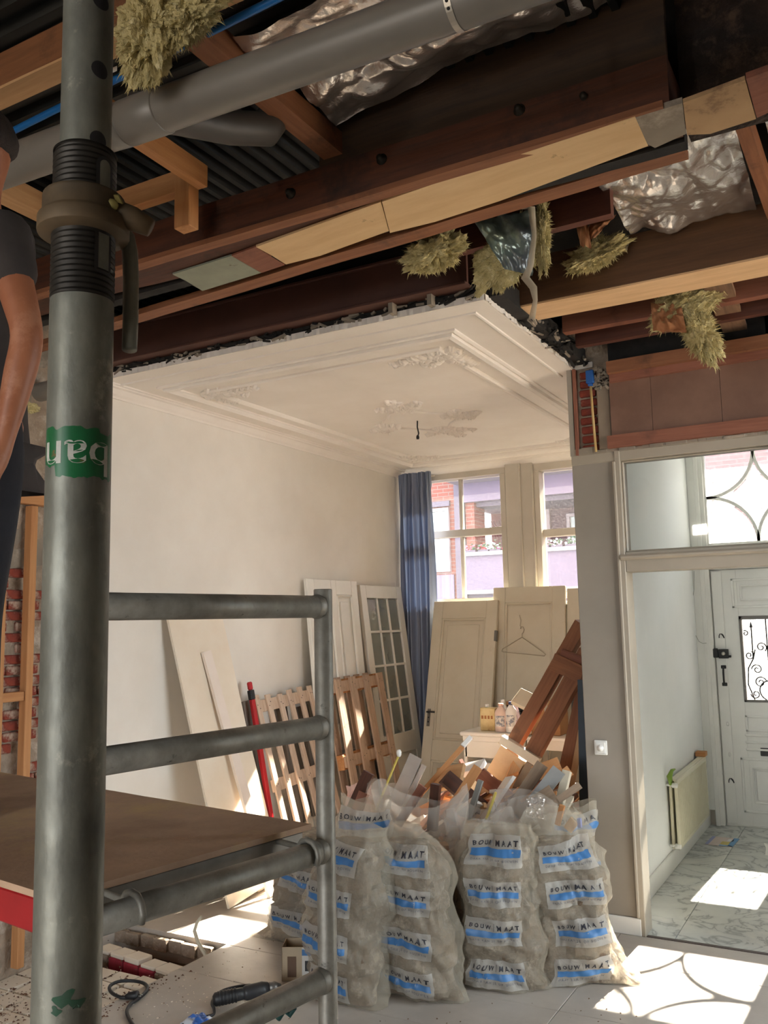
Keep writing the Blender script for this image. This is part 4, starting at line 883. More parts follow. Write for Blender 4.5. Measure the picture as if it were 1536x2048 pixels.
for k, (sx, sd) in dict(l=(-24, 2.27), r=(-86, 2.46)).items():
    h = dpt(sx, 905, sd); J[k+'hip'] = h
    J[k+'kn'] = h+Vector((-.03, -.02, -.42)); J[k+'an'] = Vector((h.x-.02, h.y-.01, ZP+.09)); J[k+'to'] = Vector((h.x-.19, h.y-.09, ZP+.035))
def skin(name, chains, mt, parent, sub=2, root=None):
    """chains of (joint, radius); equal joint names share a vertex"""
    verts = []; rad = []; idx = {}; edges = []
    for ch in chains:
        prev = None
        for key, pos, r_ in ch:
            if key not in idx: idx[key] = len(verts); verts.append(tuple(pos)); rad.append(r_)
            if prev is not None and prev != idx[key]: edges.append((prev, idx[key]))
            prev = idx[key]
    me = bpy.data.meshes.new(name); me.from_pydata(verts, edges, []); me.materials.append(mt)
    o = link(name, me, parent)
    s1 = o.modifiers.new('skin', 'SKIN'); s1.use_smooth_shade = True
    for i, sv in enumerate(me.skin_vertices[0].data):
        r_ = rad[i]; sv.radius = r_ if isinstance(r_, tuple) else (r_, r_); sv.use_root = (i == (idx[root] if root else 0))
    s2_ = o.modifiers.new('sub', 'SUBSURF'); s2_.levels = sub; s2_.render_levels = sub
    dg = bpy.context.evaluated_depsgraph_get(); dg.update()
    me2 = bpy.data.meshes.new_from_object(o.evaluated_get(dg)); o.modifiers.clear(); o.data = me2
    me2.polygons.foreach_set('use_smooth', [True]*len(me2.polygons))
    return o
def ch(*ks): return [(k, J[k], r_) for k, r_ in ks]
def mid(a, b, t_): return J[a]*(1-t_)+J[b]*t_
J['lu2'] = mid('ls', 'le', .5); J['lf2'] = mid('le', 'lw', .3); J['lf3'] = mid('le', 'lw', .7); J['ru2'] = mid('rs', 're', .5); J['rf2'] = mid('re', 'rw', .35)
per = empty('person', (J['pel'].x, J['pel'].y, ZP), 'worker in dark grey t-shirt and dark trousers standing on the scaffold platform', 'person')
fing = []
hd = (J['lh']-J['lw']).normalized(); sid = hd.cross(_F).normalized()
for k in range(4):
    base = J['lh']+hd*.035+_F*(-.024+.016*k)
    f0 = base+hd*.03-sid*.004; f1 = f0+hd*.022-_RT*.018; f2 = f1+hd*.006-_RT*.022
    fing.append([('lh', J['lh'], .026), ('fa%d' % k, base, .0105), ('fb%d' % k, f0, .0095), ('fc%d' % k, f1, .0088), ('fd%d' % k, f2, .0075)])
tb = J['lh']+hd*.0-_RT*.022; fing.append([('lh', J['lh'], .026), ('ta', tb-_F*.012, .011), ('tb', tb+hd*.028-_RT*.016-_F*.02, .010), ('tc', tb+hd*.05-_RT*.022-_F*.022, .008)])
rhd = (J['rh']-J['rw']).normalized(); rf = []
for k in range(4):
    base = J['rh']+rhd*.03+Vector((0, 0, -.024+.016*k)); rf.append([('rh', J['rh'], .026), ('ra%d' % k, base, .010), ('rb%d' % k, base+rhd*.035, .009), ('rc%d' % k, base+rhd*.055+_F*.015, .008)])
rf.append([('rh', J['rh'], .026), ('rta', J['rh']+Vector((0, 0, .03)), .011), ('rtb', J['rh']+Vector((0, 0, .045))+rhd*.03, .009)])
body = skin('body', [ch(('pel', .115), ('waist', .11), ('chest', .125), ('up', .105), ('neck', .055), ('nk2', .054), ('hd0', .075), ('hd1', .090), ('hd2', .075)),
      ch(('up', .105), ('ls', .058), ('lu2', .050), ('le', .041), ('lf2', .043), ('lf3', .034), ('lw', .026), ('lh', .030)),
      ch(('up', .105), ('rs', .058), ('ru2', .048), ('re', .040), ('rf2', .040), ('rw', .026), ('rh', .026)),
      ch(('pel', .115), ('lhip', .085), ('lkn', .055), ('lan', .04), ('lto', .03)), ch(('pel', .115), ('rhip', .085), ('rkn', .055), ('ran', .04), ('rto', .03))]+fing+rf, M_skin, per, 2)
J['lsl'] = mid('ls', 'le', .60); J['rsl'] = mid('rs', 're', .6); J['ls0'] = mid('ls', 'le', .25); J['rs0'] = mid('rs', 're', .25); J['hem'] = mid('pel', 'waist', -.12)
skin('t_shirt', [ch(('hem', .148), ('pel', .146), ('waist', .14), ('chest', .148), ('up', .125), ('neck', .070)), ch(('up', .125), ('ls', .078), ('ls0', .072), ('lsl', .064)), ch(('up', .125), ('rs', .078), ('rs0', .072), ('rsl', .064))], M_shirt, per, 2, 'pel')
skin('trousers', [ch(('waist', .118), ('pel', .138), ('lhip', .108), ('lkn', .085), ('lan', .075)), ch(('pel', .138), ('rhip', .108), ('rkn', .085), ('ran', .075))], M_trous, per, 2, 'pel')
fwd = -_RT
J['h_a'] = J['hd1']+_RT*.03+V(0, 0, -.03); J['h_b'] = J['hd1']+_RT*.025+V(0, 0, .03); J['h_c'] = J['hd2']+_RT*.005+V(0, 0, .035); J['h_d'] = J['hd2']-_RT*.05+V(0, 0, .02)
skin('hair', [ch(('h_a', .078), ('h_b', .090), ('h_c', .082), ('h_d', .06))], M_hair, per, 2)
fc = MB(); hc = J['hd0']+fwd*.085
fc.lathe([(.006, 0), (.013, .012), (.010, .028), (.004, .05)], 10, Matrix.Translation(hc+V(0, 0, -.005)+fwd*.012)); fc.build('nose', M_skin, per)
for s_ in (-1, 1):
    MB().lathe([(.002, -.011), (.009, -.006), (.011, 0), (.009, .006), (.002, .011)], 10, Matrix.Translation(hc+V(0, 0, .045)+_F*s_*.032-fwd*.008)).build('eye', mat('eye', rgb(210, 206, 200), rough=.2), per)
    e_ = MB(); e_.tube([J['hd0']+_F*s_*.086+V(0, 0, .02)+_RT*.012+_RT*.018*math.cos(a)+V(0, 0, .03*math.sin(a)) for a in [i*.63 for i in range(10)]], .007, 6, closed=True); e_.build('ear', M_skin, per)
MB().tube([hc+V(0, 0, -.035)+_F*q-fwd*abs(q)*.4 for q in (-.024, -.012, 0, .012, .024)], [.003, .006, .007, .006, .003], 8).build('mouth', mat('lips', rgb(150, 84, 70), rough=.5), per)
for k in 'lr':
    mb = MB(); an, to = J[k+'an'], J[k+'to']; d = (to-an); d.z = 0; d.normalize(); s_ = Vector((-d.y, d.x, 0))
    mb.prism([(-.06, -.042), (.12, -.05), (.21, -.04), (.235, 0), (.21, .04), (.12, .05), (-.06, .042), (-.075, 0)], .028, Matrix(((d.x, s_.x, 0, an.x), (d.y, s_.y, 0, an.y), (0, 0, 1, ZP), (0, 0, 0, 1))))
    mb.tube([Vector((an.x, an.y, ZP+.16)), Vector((an.x, an.y, ZP+.08)), Vector((an.x, an.y, ZP+.05))+d*.06, Vector((an.x, an.y, ZP+.045))+d*.14, Vector((an.x, an.y, ZP+.04))+d*.20], [.052, .055, .052, .045, .03], 14)
    mb.build('shoe', M_dark, per)

# ---- pine framing against the bare wall on the left
wf = empty('wall_studwork', (-4.17, 3.4, .4), 'pine stud and top plate fixed to the bare brick wall behind the worker', 'frame', kind='thing')
a0, a1 = at(52, 1540, 'x', -4.13), at(70, 1012, 'x', -4.13)
plank('stud', (-4.155, a0.y, .02), (-4.155, a1.y, a1.z), .045, .055, M_pine, wf, up=(1, 0, 0))
b0, b1 = at(-60, 978, 'x', -4.13), at(106, 990, 'x', -4.13)
plank('top_plate', (-4.15, b0.y, b1.z-.0), (-4.15, b1.y, b1.z), .05, .14, M_pine, wf, up=(0, 0, 1))
c1 = at(20, 1395, 'x', -4.13); plank('noggin', (-4.155, 2.2, c1.z), (-4.155, a0.y-.02, c1.z), .04, .05, M_pine, wf)
d1_ = at(2, 1170, 'y', 2.85); tag(plank('loose_stud', (d1_.x-.02, 2.85, .02), (d1_.x-.02, 2.85, d1_.z), .045, .07, M_pine, up=(1, 0, 0)), 'upright pine stud at the photo edge just left of the worker', 'timber')
ppn = at(80, 785, 'x', -4.2)
mb = MB(); mb.tube([(-4.24, ppn.y, ppn.z), (-4.06, ppn.y-.01, ppn.z)], .055, 20, caps=False); mb = mb.build('wall_pipe_stub', M_pvc); tag(mb, 'short grey pipe stub with dark mouth in the bare wall', 'pipe')
MB().tube([(-4.12, ppn.y, ppn.z), (-4.10, ppn.y, ppn.z)], .049, 20).build('pipe_mouth', M_dark, mb)
q = at(60, 815, 'x', -4.17); wool('foam_blob', q, ((.03, 0, 0), (0, .07, 0), (0, 0, .03)), 40, 'yellow foam blob under the pipe stub on the bare wall', 60, .015, cat='foam')
# ================================================================== THINGS LEANING IN THE FRONT ROOM
def lean_m(base, wdir, top):
    """local x = width, y = up along the leaning thing, z = towards the room; base and top are the two left corners"""
    b = Vector(base); u = (Vector(top)-b).normalized(); wv = Vector(wdir); wv = (wv-u*wv.dot(u)).normalized(); n = wv.cross(u)
    return Matrix(((wv.x, u.x, n.x, b.x), (wv.y, u.y, n.y, b.y), (wv.z, u.z, n.z, b.z), (0, 0, 0, 1)))
M_doorcream = mat('old cream door paint', rgb(200, 190, 169), rgb(208, 199, 180), rough=.4, scale=2.5, bump=.06, bscale=22, spots=rgb(188, 177, 153), sscale=2, slo=.6, shi=.75)
M_doorwhite = mat('white door paint', rgb(224, 223, 216), rgb(231, 230, 224), rough=.4, scale=2.5, bump=.05, bscale=22)
def part(root, name, M, mt, *box, b=.003):
    return MB().box(*box, b).build(name, mt, root, M)
def panel_door(label, base, wdir, top, w, h, cols, rows, mt, raised=True, name='panelled_door', t=.038):
    """cols/rows: list of (a, b) spans of the sunk panels"""
    M = lean_m(base, wdir, top); d = empty(name, base, label, 'door', 'loose doors leaning in the front room', 'thing')
    part(d, 'core', M, mt, 0, w, 0, h, -t, -.016)
    xs_ = [0]+[v for c in cols for v in c]+[w]; zs_ = [0]+[v for r_ in rows for v in r_]+[h]
    for i in range(0, len(xs_), 2): part(d, 'stile', M, mt, xs_[i], xs_[i+1], 0, h, -.017, 0)
    for c in cols:
        for i in range(0, len(zs_), 2): part(d, 'rail', M, mt, c[0], c[1], zs_[i], zs_[i+1], -.017, -.0005)
        for r_ in rows:
            m_ = .022
            for a in ((c[0], c[1], r_[0], r_[0]+m_), (c[0], c[1], r_[1]-m_, r_[1]), (c[0], c[0]+m_, r_[0], r_[1]), (c[1]-m_, c[1], r_[0], r_[1])):
                part(d, 'moulding', M, mt, a[0], a[1], a[2], a[3], -.017, .004, b=.008)
            if raised: part(d, 'panel', M, mt, c[0]+.06, c[1]-.06, r_[0]+.06, r_[1]-.06, -.02, -.006, b=.007)
    return d, M
YV = (0, 1, 0); XV = (1, 0, 0)
# white panelled door behind the scaffold post
panel_door('white door with two tall narrow panels leaning on the white wall', (-3.94, 6.10, 0), YV, (-4.135, 6.10, 2.165), .80, 2.185, [(.10, .36), (.44, .70)], [(.20, .75), (.95, 2.06)], M_doorwhite)
part(empty('bare_door', (-3.9, 6.78, 0), 'thin cream door edge showing behind the white panelled door', 'door', 'loose doors leaning in the front room', 'thing'), 'leaf', lean_m((-4.03, 6.24, 0), YV, (-4.175, 6.24, 2.13)), M_doorcream, 0, .70, 0, 2.15, -.035, 0)
# glazed door
gM = lean_m((-3.90, 7.00, 0), YV, (-4.16, 7.00, 2.14)); gd = empty('glazed_door', (-3.8, 7.3, 0), 'white glazed door with twelve panes leaning in the corner by the curtain', 'door', 'loose doors leaning in the front room', 'thing')
gw, gh = .80, 2.165
for a in ((0, .10, 0, gh), (gw-.10, gw, 0, gh), (.10, gw-.10, gh-.12, gh), (.10, gw-.10, .60, .78), (.10, gw-.10, 0, .2)): part(gd, 'stile' if a[1]-a[0] < .2 else 'rail', gM, M_doorwhite, *a, -.038, 0)
part(gd, 'lower_panel', gM, M_doorwhite, .10, gw-.10, .2, .6, -.03, -.012)
gx_ = [.10+(gw-.2)*i/3 for i in range(4)]; gz_ = [.78+(gh-.12-.78)*i/4 for i in range(5)]
for x in gx_[1:3]: part(gd, 'glazing_bar', gM, M_doorwhite, x-.011, x+.011, .78, gh-.12, -.034, -.003)
for z in gz_[1:4]: part(gd, 'glazing_bar', gM, M_doorwhite, .10, gw-.10, z-.011, z+.011, -.033, -.004)
Mg = mat('grey-green old glass', rgb(150, 158, 154), rgb(164, 170, 166), rough=.08, scale=2, alpha=.55)
for i in range(3):
    for j in range(4): part(gd, 'pane', gM, Mg, gx_[i]+.009, gx_[i+1]-.009, gz_[j]+.009, gz_[j+1]-.009, -.02, -.016, b=0)
# doors along the window wall
d, M = panel_door('cream panelled door with lever handle leaning beside the blue curtain', (-3.80, 7.30, 0), XV, (-3.785, 7.78, 1.99), .665, 2.05, [(.10, .555)], [(.16, .56), (.74, 1.88)], M_doorcream)
hd_ = part(d, 'handle_plate', M, mat('dull nickel', rgb(150, 146, 138), rough=.35, metal=.9), .028, .062, .86, 1.02, 0, .004)
MB().tube([(.045, .985, .004), (.045, .985, .05), (.055, .985, .055), (.125, .985, .05)], .008, 10).build('lever', M_iron, hd_, M)
for z in (.9, .94): MB().lathe([(.007, .003), (.007, .0055)], 10, Matrix.Translation((.045, z, 0))).build('keyhole', M_dark, hd_, M)
part(d, 'hinge', M, mat('grey hinge', rgb(120, 118, 112), rough=.45, metal=.7), .650, .675, 1.66, 1.76, -.03, .006)
part(d, 'hinge', M, MATS['grey hinge'], .650, .675, .70, .78, -.03, .006)
d, M = panel_door('tall cream door with sunk panel and a wire hanger hung on it', (-3.20, 7.55, 0), XV, (-3.185, 7.84, 2.10), .70, 2.125, [(.12, .58)], [(.22, .85), (1.02, 1.98)], M_doorcream, raised=False)
hM = M @ Matrix.Translation((.30, 1.60, .012))
hg = MB(); hg.tube([(-.02, .135, -.006), (-.012, .15, .0), (.008, .15, .004), (.02, .125, .006), (.012, .10, .006), (.0, .085, .006), (.0, .055, .006), (-.19, -.055, .006), (-.195, -.075, .006), (-.18, -.08, .006), (.215, -.115, .006), (.225, -.10, .006), (.21, -.085, .006), (.0, .055, .007)], .0042, 6)
hg.tube([(-.03, .26, 0), (-.015, .21, .003), (-.02, .16, .006), (-.012, .15, .006)], .003, 6)
tag(hg.build('wire_hanger', mat('cream wire', rgb(168, 156, 134), rough=.5), None, hM), 'cream wire clothes hanger hooked on the tall cream door', 'hanger')
d, M = panel_door('third cream door, partly hidden by the pier, with lever and plate', (-2.49, 7.60, 0), XV, (-2.475, 7.86, 2.07), .80, 2.09, [(.12, .68)], [(.2, .72), (.98, 1.95)], M_doorcream, raised=False)
hd_ = part(d, 'handle_plate', M, mat('dark nickel', rgb(110, 108, 104), rough=.35, metal=.8), .04, .085, .92, 1.14, 0, .004)
MB().tube([(.062, 1.09, .004), (.062, 1.09, .05), (.075, 1.09, .055), (.16, 1.09, .05)], .008, 10).build('lever', MATS['dark nickel'], hd_, M)
# white boards and the narrow batten on the left
def leaner(name, label, cat, base, wdir, top, w, t, mt, seg=8, wob=.002, group=None):
    M = lean_m(base, wdir, top); h = (Vector(top)-Vector(base)).length; mb = MB(); V_ = []
    for i in range(seg+1):
        y = h*i/seg
        for (x, z) in ((0, 0), (0, t), (w, t), (w, 0)): V_.append((x+wob*nz((y*5, x, 1), 1), y, z+wob*nz((y*3, 2, x), 1)))
    mb.add(V_, [(0, 3, 2, 1), tuple(seg*4+k for k in range(4))]+[(i*4+k, (i+1)*4+k, (i+1)*4+(k+1) % 4, i*4+(k+1) % 4) for i in range(seg) for k in range(4)])
    mb.f = [f[::-1] for f in mb.f]
    return tag(mb.build(name, mt, None, M), label, cat, group)
M_oldwhite = mat('chipped white paint', rgb(226, 212, 192), rgb(232, 222, 206), rough=.5, scale=3, spots=rgb(150, 120, 92), sscale=16, slo=.70, shi=.74)
leaner('white_board', 'wide chipped white board leaning on the wall behind the scaffold', 'board', (-3.80, 4.66, 0), YV, (-4.18, 4.47, 1.90), .56, .018, M_oldwhite)
leaner('white_batten', 'narrow white batten standing in front of the wide white board', 'board', (-3.70, 4.95, 0), YV, (-4.10, 4.74, 1.62), .085, .022, mat('pinkish white paint', rgb(228, 214, 202), rgb(234, 222, 212), rough=.5, scale=3))
leaner('white_board', 'second white board half behind the wide one beside the pallet', 'board', (-3.84, 5.02, 0), YV, (-4.19, 4.84, 1.55), .30, .016, M_oldwhite)
# pallets
def pallet(label, base, wdir, top, w, h, slats, sw, mt, blocks, cross, seed):
    M = lean_m(base, wdir, top); p = empty('wooden_pallet', base, label, 'pallet', 'pallets leaning on the white wall'); r = random.Random(seed)
    for i in range(slats):
        x = (w-sw)*i/(slats-1)+r.uniform(-.006, .006); s_ = MB().box(x, x+sw, r.uniform(-.02, .01), h+r.uniform(-.02, .015), -.018, 0, .002)
        o = s_.build('slat', mt, p, M)
        for z in cross:
            for q in (.3, .7): MB().lathe([(.004, 0), (.004, .0012)], 8, Matrix.Translation((x+sw*q, z+r.uniform(-.02, .02), 0))).build('nail', M_dark, o, M)
    for z in cross: MB().box(0, w, z-.045, z+.045, -.04, -.018, .002).build('cross_board', mt, p, M)
    if blocks:
        for z in cross:
            for i in range(slats):
                x = (w-sw)*i/(slats-1); MB().box(x-.01, x+sw+.03, z-.06, z+.06, -.10, -.04, .003).build('block', M_pine, p, M)
        for i in range(5): MB().box(w*i/5, w*i/5+.09, 0, h, -.115, -.10, .002).build('back_board', mt, p, M)
    return p
M_pal1 = mat('pale pallet wood', rgb(206, 184, 164), rgb(184, 160, 138), rough=.8, scale=3, stretch=(14, 1, 14), bump=.3, bscale=12, bdist=.003, spots=rgb(150, 116, 90), sscale=6, slo=.62, shi=.75)
M_pal2 = mat('worn pallet wood', rgb(190, 164, 142), rgb(162, 136, 114), rough=.8, scale=3, stretch=(14, 1, 14), bump=.3, bscale=12, bdist=.003, spots=rgb(124, 100, 84), sscale=8, slo=.58, shi=.7)
pallet('pale slatted pallet with a gap between its thin slats, beside the white boards', (-3.77, 5.40, 0), YV, (-4.10, 5.34, 1.285), .76, 1.32, 6, .056, M_pal1, False, (.16, .66, 1.24), 1)
pallet('brown block pallet leaning in front of the glazed and panelled doors', (-3.72, 6.24, 0), YV, (-3.94, 6.21, 1.305), .80, 1.38, 4, .095, M_pal2, True, (.10, .70, 1.30), 2)
for k, (y0, x0, mt_) in enumerate(((5.17, 0, 'a'), (5.55, .01, 'b'), (5.84, .02, 'c'))):
    leaner('grey_plank', ('first', 'second', 'third')[k]+' grey weathered plank behind the pale pallet, counted from the white boards', 'plank', (-4.02+x0, y0+.18, 0), YV, (-4.17+x0, y0+.1, 1.24-.05*k), .15, .02, mat('weathered grey wood', rgb(128, 120, 112), rgb(104, 97, 90), rough=.8, scale=3, stretch=(14, 1, 14), bump=.3, bscale=10))
lv = empty('spirit_level', (-3.8, 5.2, 0), 'red and black bar tool standing at the edge of the pale pallet', 'tool')
lM = lean_m((-3.92, 5.36, 0), YV, (-4.12, 5.27, 1.36))
part(lv, 'red_bar', lM, mat('red lacquer', rgb(176, 34, 44), rough=.35), 0, .04, .0, 1.27, .0, .03, b=.004)
part(lv, 'black_grip', lM, M_dark, -.004, .044, 1.27, 1.34, -.004, .034, b=.006); part(lv, 'red_cap', lM, MATS['red lacquer'], 0, .04, 1.34, 1.40, 0, .03, b=.008)
# ---- blue curtain
cu_ = MB(); nu, nv = 150, 70
def curt(u, v):
    z = 3.30-3.16*v; g = min(1, v*9); fold = 7.5
    w0, w1 = -4.20, -3.835+.03*min(1, v*3)-.02*v
    if v < .05: w1 += .01
    x = w0+(w1-w0)*u
    a = u*fold*2*math.pi+.8*math.sin(v*2.2+u*4)
    amp = (.012+.030*min(1, v*5))*(1-.25*v)
    y = 7.865+amp*math.sin(a)+.012*math.sin(a*2.3+1+v*3)+.02*nz((u*6, v*2, 0), 1)+ (.012*math.sin(u*95) if v < .055 else .004*math.sin(u*95)*max(0, 1-(v-.055)*9))
    x += .010*math.sin(a*.5+v*5)+ .035*max(0, .14-v)*math.sin(u*6)
    return (x, y, z)
cu_.grid(curt, nu, nv)
def cloth_mat(name, a, b, tl_):
    m = bpy.data.materials.new(name); m.use_nodes = True; N = m.node_tree.nodes; L = m.node_tree.links; P = N['Principled BSDF']
    P.inputs['Base Color'].default_value = a; P.inputs['Roughness'].default_value = .85
    t_ = N.new('ShaderNodeBsdfTranslucent'); t_.inputs[0].default_value = b; x = N.new('ShaderNodeMixShader'); x.inputs[0].default_value = tl_
    L.new(P.outputs[0], x.inputs[1]); L.new(t_.outputs[0], x.inputs[2]); L.new(x.outputs[0], N['Material Output'].inputs[0])
    return m
cur = empty('curtain', (-4.0, 7.87, .14), 'blue-grey gathered curtain hanging beside the front window', 'curtain')
cu_.build('curtain_cloth', cloth_mat('blue-grey curtain cloth', rgb(138, 148, 170), rgb(100, 120, 156), .04), cur)
MB().tube([(-4.21, 7.90, 3.255), (-3.80, 7.90, 3.255)], .006, 8).build('curtain_rod', M_cream, cur)
# ---- white slatted cabinet and side table with paint things
cbM = Matrix.Translation((-2.94, 6.50, 0)); cb = empty('slatted_cabinet', (-2.7, 6.65, 0), 'small white cabinet with slatted front behind the debris pile', 'cabinet')
MBx = lambda n, *a, mt=M_white, b=.004, par=cb: MB().box(*a, b).build(n, mt, par, cbM)
MBx('lid', -.02, .48, -.03, .34, .905, .935, b=.008); MBx('lid_lip', .0, .46, -.015, .32, .865, .905)
MBx('apron', .01, .45, .0, .03, .74, .865); MBx('side', .0, .03, .0, .32, .0, .865); MBx('side', .43, .46, .0, .32, .0, .865); MBx('back', .03, .43, .30, .32, .05, .865)
for k in range(8): MBx('slat', .03, .43, .004, .02, .15+k*.072, .15+k*.072+.048)
tbM = Matrix.Translation((-2.50, 6.62, 0)); tb_ = empty('side_table', (-2.25, 6.85, 0), 'white side table behind the leaning timber carrying a carton', 'table')
MB().box(0, .58, 0, .45, .875, .90, .006).build('table_top', M_white, tb_, tbM); MB().box(.03, .55, .03, .42, .80, .875, .003).build('apron', M_white, tb_, tbM)
for (x, y) in ((.03, .03), (.51, .03), (.03, .38), (.51, .38)): MB().box(x, x+.04, y, y+.04, 0, .80, .003).build('leg', M_white, tb_, tbM)
ZT = .936
def tin(px0, px1, ztop, y, mt, label, cat, shape):
    a, b = at(px0, 1450, 'y', y).x, at(px1, 1450, 'y', y).x; c = (a+b)/2; w_ = (b-a)
    o = empty(cat.replace(' ', '_'), (c, y+w_/2, ZT), label, cat, 'paint and cleaning containers on the white cabinet')
    T = Matrix.Translation((c, y+w_/2, ZT)); h = ztop-ZT
    if shape == 'can':
        MB().box(-w_/2, w_/2, -w_*.32, w_*.32, 0, h, .006).build('body', mt, o, T)
        MB().lathe([(.016, 0), (.016, .022), (.013, .025)], 14, T @ Matrix.Translation((-w_*.12, 0, h))).build('cap', M_white, o)
        for k in range(4): MB().box(-w_*.40+k*w_*.21, -w_*.40+k*w_*.21+w_*.13, -w_*.325, -w_*.32, h*.52, h*.66).build('print_mark', mat('brown print', rgb(150, 96, 50), rough=.6), o, T)
    else:
        r_ = w_/2; MB().lathe([(r_*.92, 0), (r_, .006), (r_, h*.66), (r_*.85, h*.76), (r_*.4, h*.88), (r_*.36, h*.93)], 20, T).build('body', mt, o)
        MB().lathe([(r_*.42, h*.91), (r_*.42, h), (r_*.36, h*1.01)], 14, T).build('cap', shape, o)
        V_ = [T @ Vector((r_*1.01*math.sin(q), -r_*1.01*math.cos(q), zz)) for zz in (h*.2, h*.58) for q in [-.9+i*.225 for i in range(9)]]
        lb_ = MB().add(V_, [(i, i+1, i+10, i+9) for i in range(8)], smooth=True).build('label_print', mat(label[:12]+' print', rgb(206, 204, 200), rgb(120, 126, 140), rough=.5, scale=30, lo=.5, hi=.56), o)
    return o
tin(958, 988, 1.115, 6.56, mat('rusty beige tin', rgb(212, 196, 148), rgb(186, 158, 104), rough=.5, scale=9, spots=rgb(130, 84, 48), sscale=9, slo=.6, shi=.7), 'beige rectangular paint tin with white cap, leftmost on the cabinet', 'paint tin', 'can')
tin(986, 1010, 1.15, 6.54, mat('pinkish plastic', rgb(222, 202, 192), rgb(214, 190, 178), rough=.4, scale=4), 'pinkish bottle with pale cap between tin and white bottle', 'bottle', mat('pink cap', rgb(226, 190, 176), rough=.4))
tin(1008, 1030, 1.165, 6.54, mat('white plastic', rgb(228, 228, 226), rough=.35), 'white bottle with dark blue cap on the cabinet', 'bottle', mat('navy cap', rgb(40, 56, 96), rough=.4))
tin(995, 1012, 1.17, 6.66, MATS['white plastic'], 'white spray bottle standing behind the pinkish bottle', 'bottle', M_white)
p0_ = at(1040, 1440, 'y', 6.6)
crumple('clear_bag', (p0_.x-.06, 6.56, 1.15), (p0_.x-.02, 6.60, 1.17), (p0_.x+.06, 6.58, .94), (p0_.x-.02, 6.55, .95), 0, .04, 51, mat('pink film', rgb(222, 190, 206), rgb(232, 222, 226), rough=.25, scale=5, alpha=.75), 'slumped pinkish clear bag beside the white bottle', 'bag', 20, 20)
bb = at(1040, 1412, 'y', 6.75); wool('black_sack', (bb.x, 6.78, 1.06), ((.16, 0, 0), (0, .08, 0), (0, 0, .11)), 52, 'crumpled black sack behind the bottles on the cabinet', 0, cat='bag'); bpy.data.objects['black_sack'].data.materials.clear(); bpy.data.objects['black_sack'].data.materials.append(mat('black film', rgb(28, 28, 30), rough=.3)); del bpy.data.objects['black_sack']['group']
q0_, q1_ = at(1030, 1392, 'y', 6.6), at(1085, 1405, 'y', 6.6)
tag(plank('white_shelf_board', (q0_.x, 6.62, q0_.z), (q1_.x, 6.62, q1_.z-.05), .16, .035, M_doorcream, up=(-.3, -.5, .8)), 'small tilted white board with pine edge lying on top of the sack', 'board')
c0 = at(1085, 1420, 'y', 6.75).x; ct = empty('cardboard_box', (c0+.07, 6.85, .90), 'brown cardboard carton on the white side table', 'box')
MB().box(c0-.30, c0+.14, 6.74, 6.95, .901, 1.15, .004).build('carton', mat('brown cardboard', rgb(176, 132, 92), rgb(164, 120, 82), rough=.85, scale=4), ct)
MB().box(c0+.02, c0+.045, 6.738, 6.741, .91, 1.14).build('tape', mat('grey tape', rgb(170, 170, 166), rough=.3), ct); MB().box(c0-.30, c0+.14, 6.74, 6.845, 1.15, 1.154).build('flap', MATS['brown cardboard'], ct)
# ---- big leaning timber of the broken-out lintel
ti = empty('leaning_timber', (-2.3, 5.6, .4), 'large brown double timber leaning from the pile up behind the pier', 'timber')
YT = 5.62
def tp(px, py, y=YT): return at(px, py, 'y', y)
plank('timber', tp(1166, 1246), tp(1028, 1488), .085, .11, M_orangewood, ti, up=(0, -1, 0), seg=10, wob=.003)
plank('timber', tp(1176, 1302, YT-.02), tp(1062, 1516, YT-.02), .10, .10, M_orangewood, ti, up=(0, -1, 0), seg=10, wob=.003)
plank('cleat', tp(1105, 1322, YT-.09), tp(1166, 1350, YT-.09), .11, .03, M_orangewood, ti, up=(0, -1, 0)); plank('cleat', tp(1122, 1305, YT-.07), tp(1166, 1321, YT-.07), .05, .02, M_redplank, ti, up=(0, -1, 0))
plank('painted_cross_piece', tp(1003, 1478, YT-.08), tp(1078, 1525, YT-.08), .055, .05, M_doorcream, ti, up=(0, -1, 0), seg=8, wob=.008)
plank('painted_end', tp(1030, 1505), tp(938, 1668), .19, .07, mat('plaster caked wood', rgb(206, 184, 152), rgb(186, 160, 128), rough=.8, scale=5, spots=rgb(132, 104, 78), sscale=6, slo=.6, shi=.72), ti, up=(0, -1, 0), seg=10, wob=.012)
plank('splintered_edge', tp(1062, 1525, YT-.02), tp(972, 1690, YT-.02), .05, .05, M_rawplaster, ti, up=(0, -1, 0), seg=14, wob=.02)
def lath(name, label, a, b, ya, yb, w_, t_, mt, up=(0, -1, 0), cat='plank', group=None, seg=4, wob=.002):
    return tag(plank(name, at(*a, 'y', ya), at(*b, 'y', yb), w_, t_, mt, up=up, seg=seg, wob=wob), label, cat, group)
lath('brown_board', 'tall brown board leaning on the wall just behind the pier', (1168, 1385), (1112, 1640), 5.66, 5.5, .10, .025, M_orangewood)
lath('pale_lath', 'long pale lath edge beside the tall brown board by the pier', (1166, 1440), (1128, 1660), 5.6, 5.42, .035, .02, M_pine2)
lath('teal_board', 'dark teal board standing upright right behind the pier edge', (1178, 1360), (1186, 1820), 5.48, 5.44, .14, .02, mat('dark teal paint', rgb(44, 62, 76), rgb(36, 50, 62), rough=.5, scale=4))
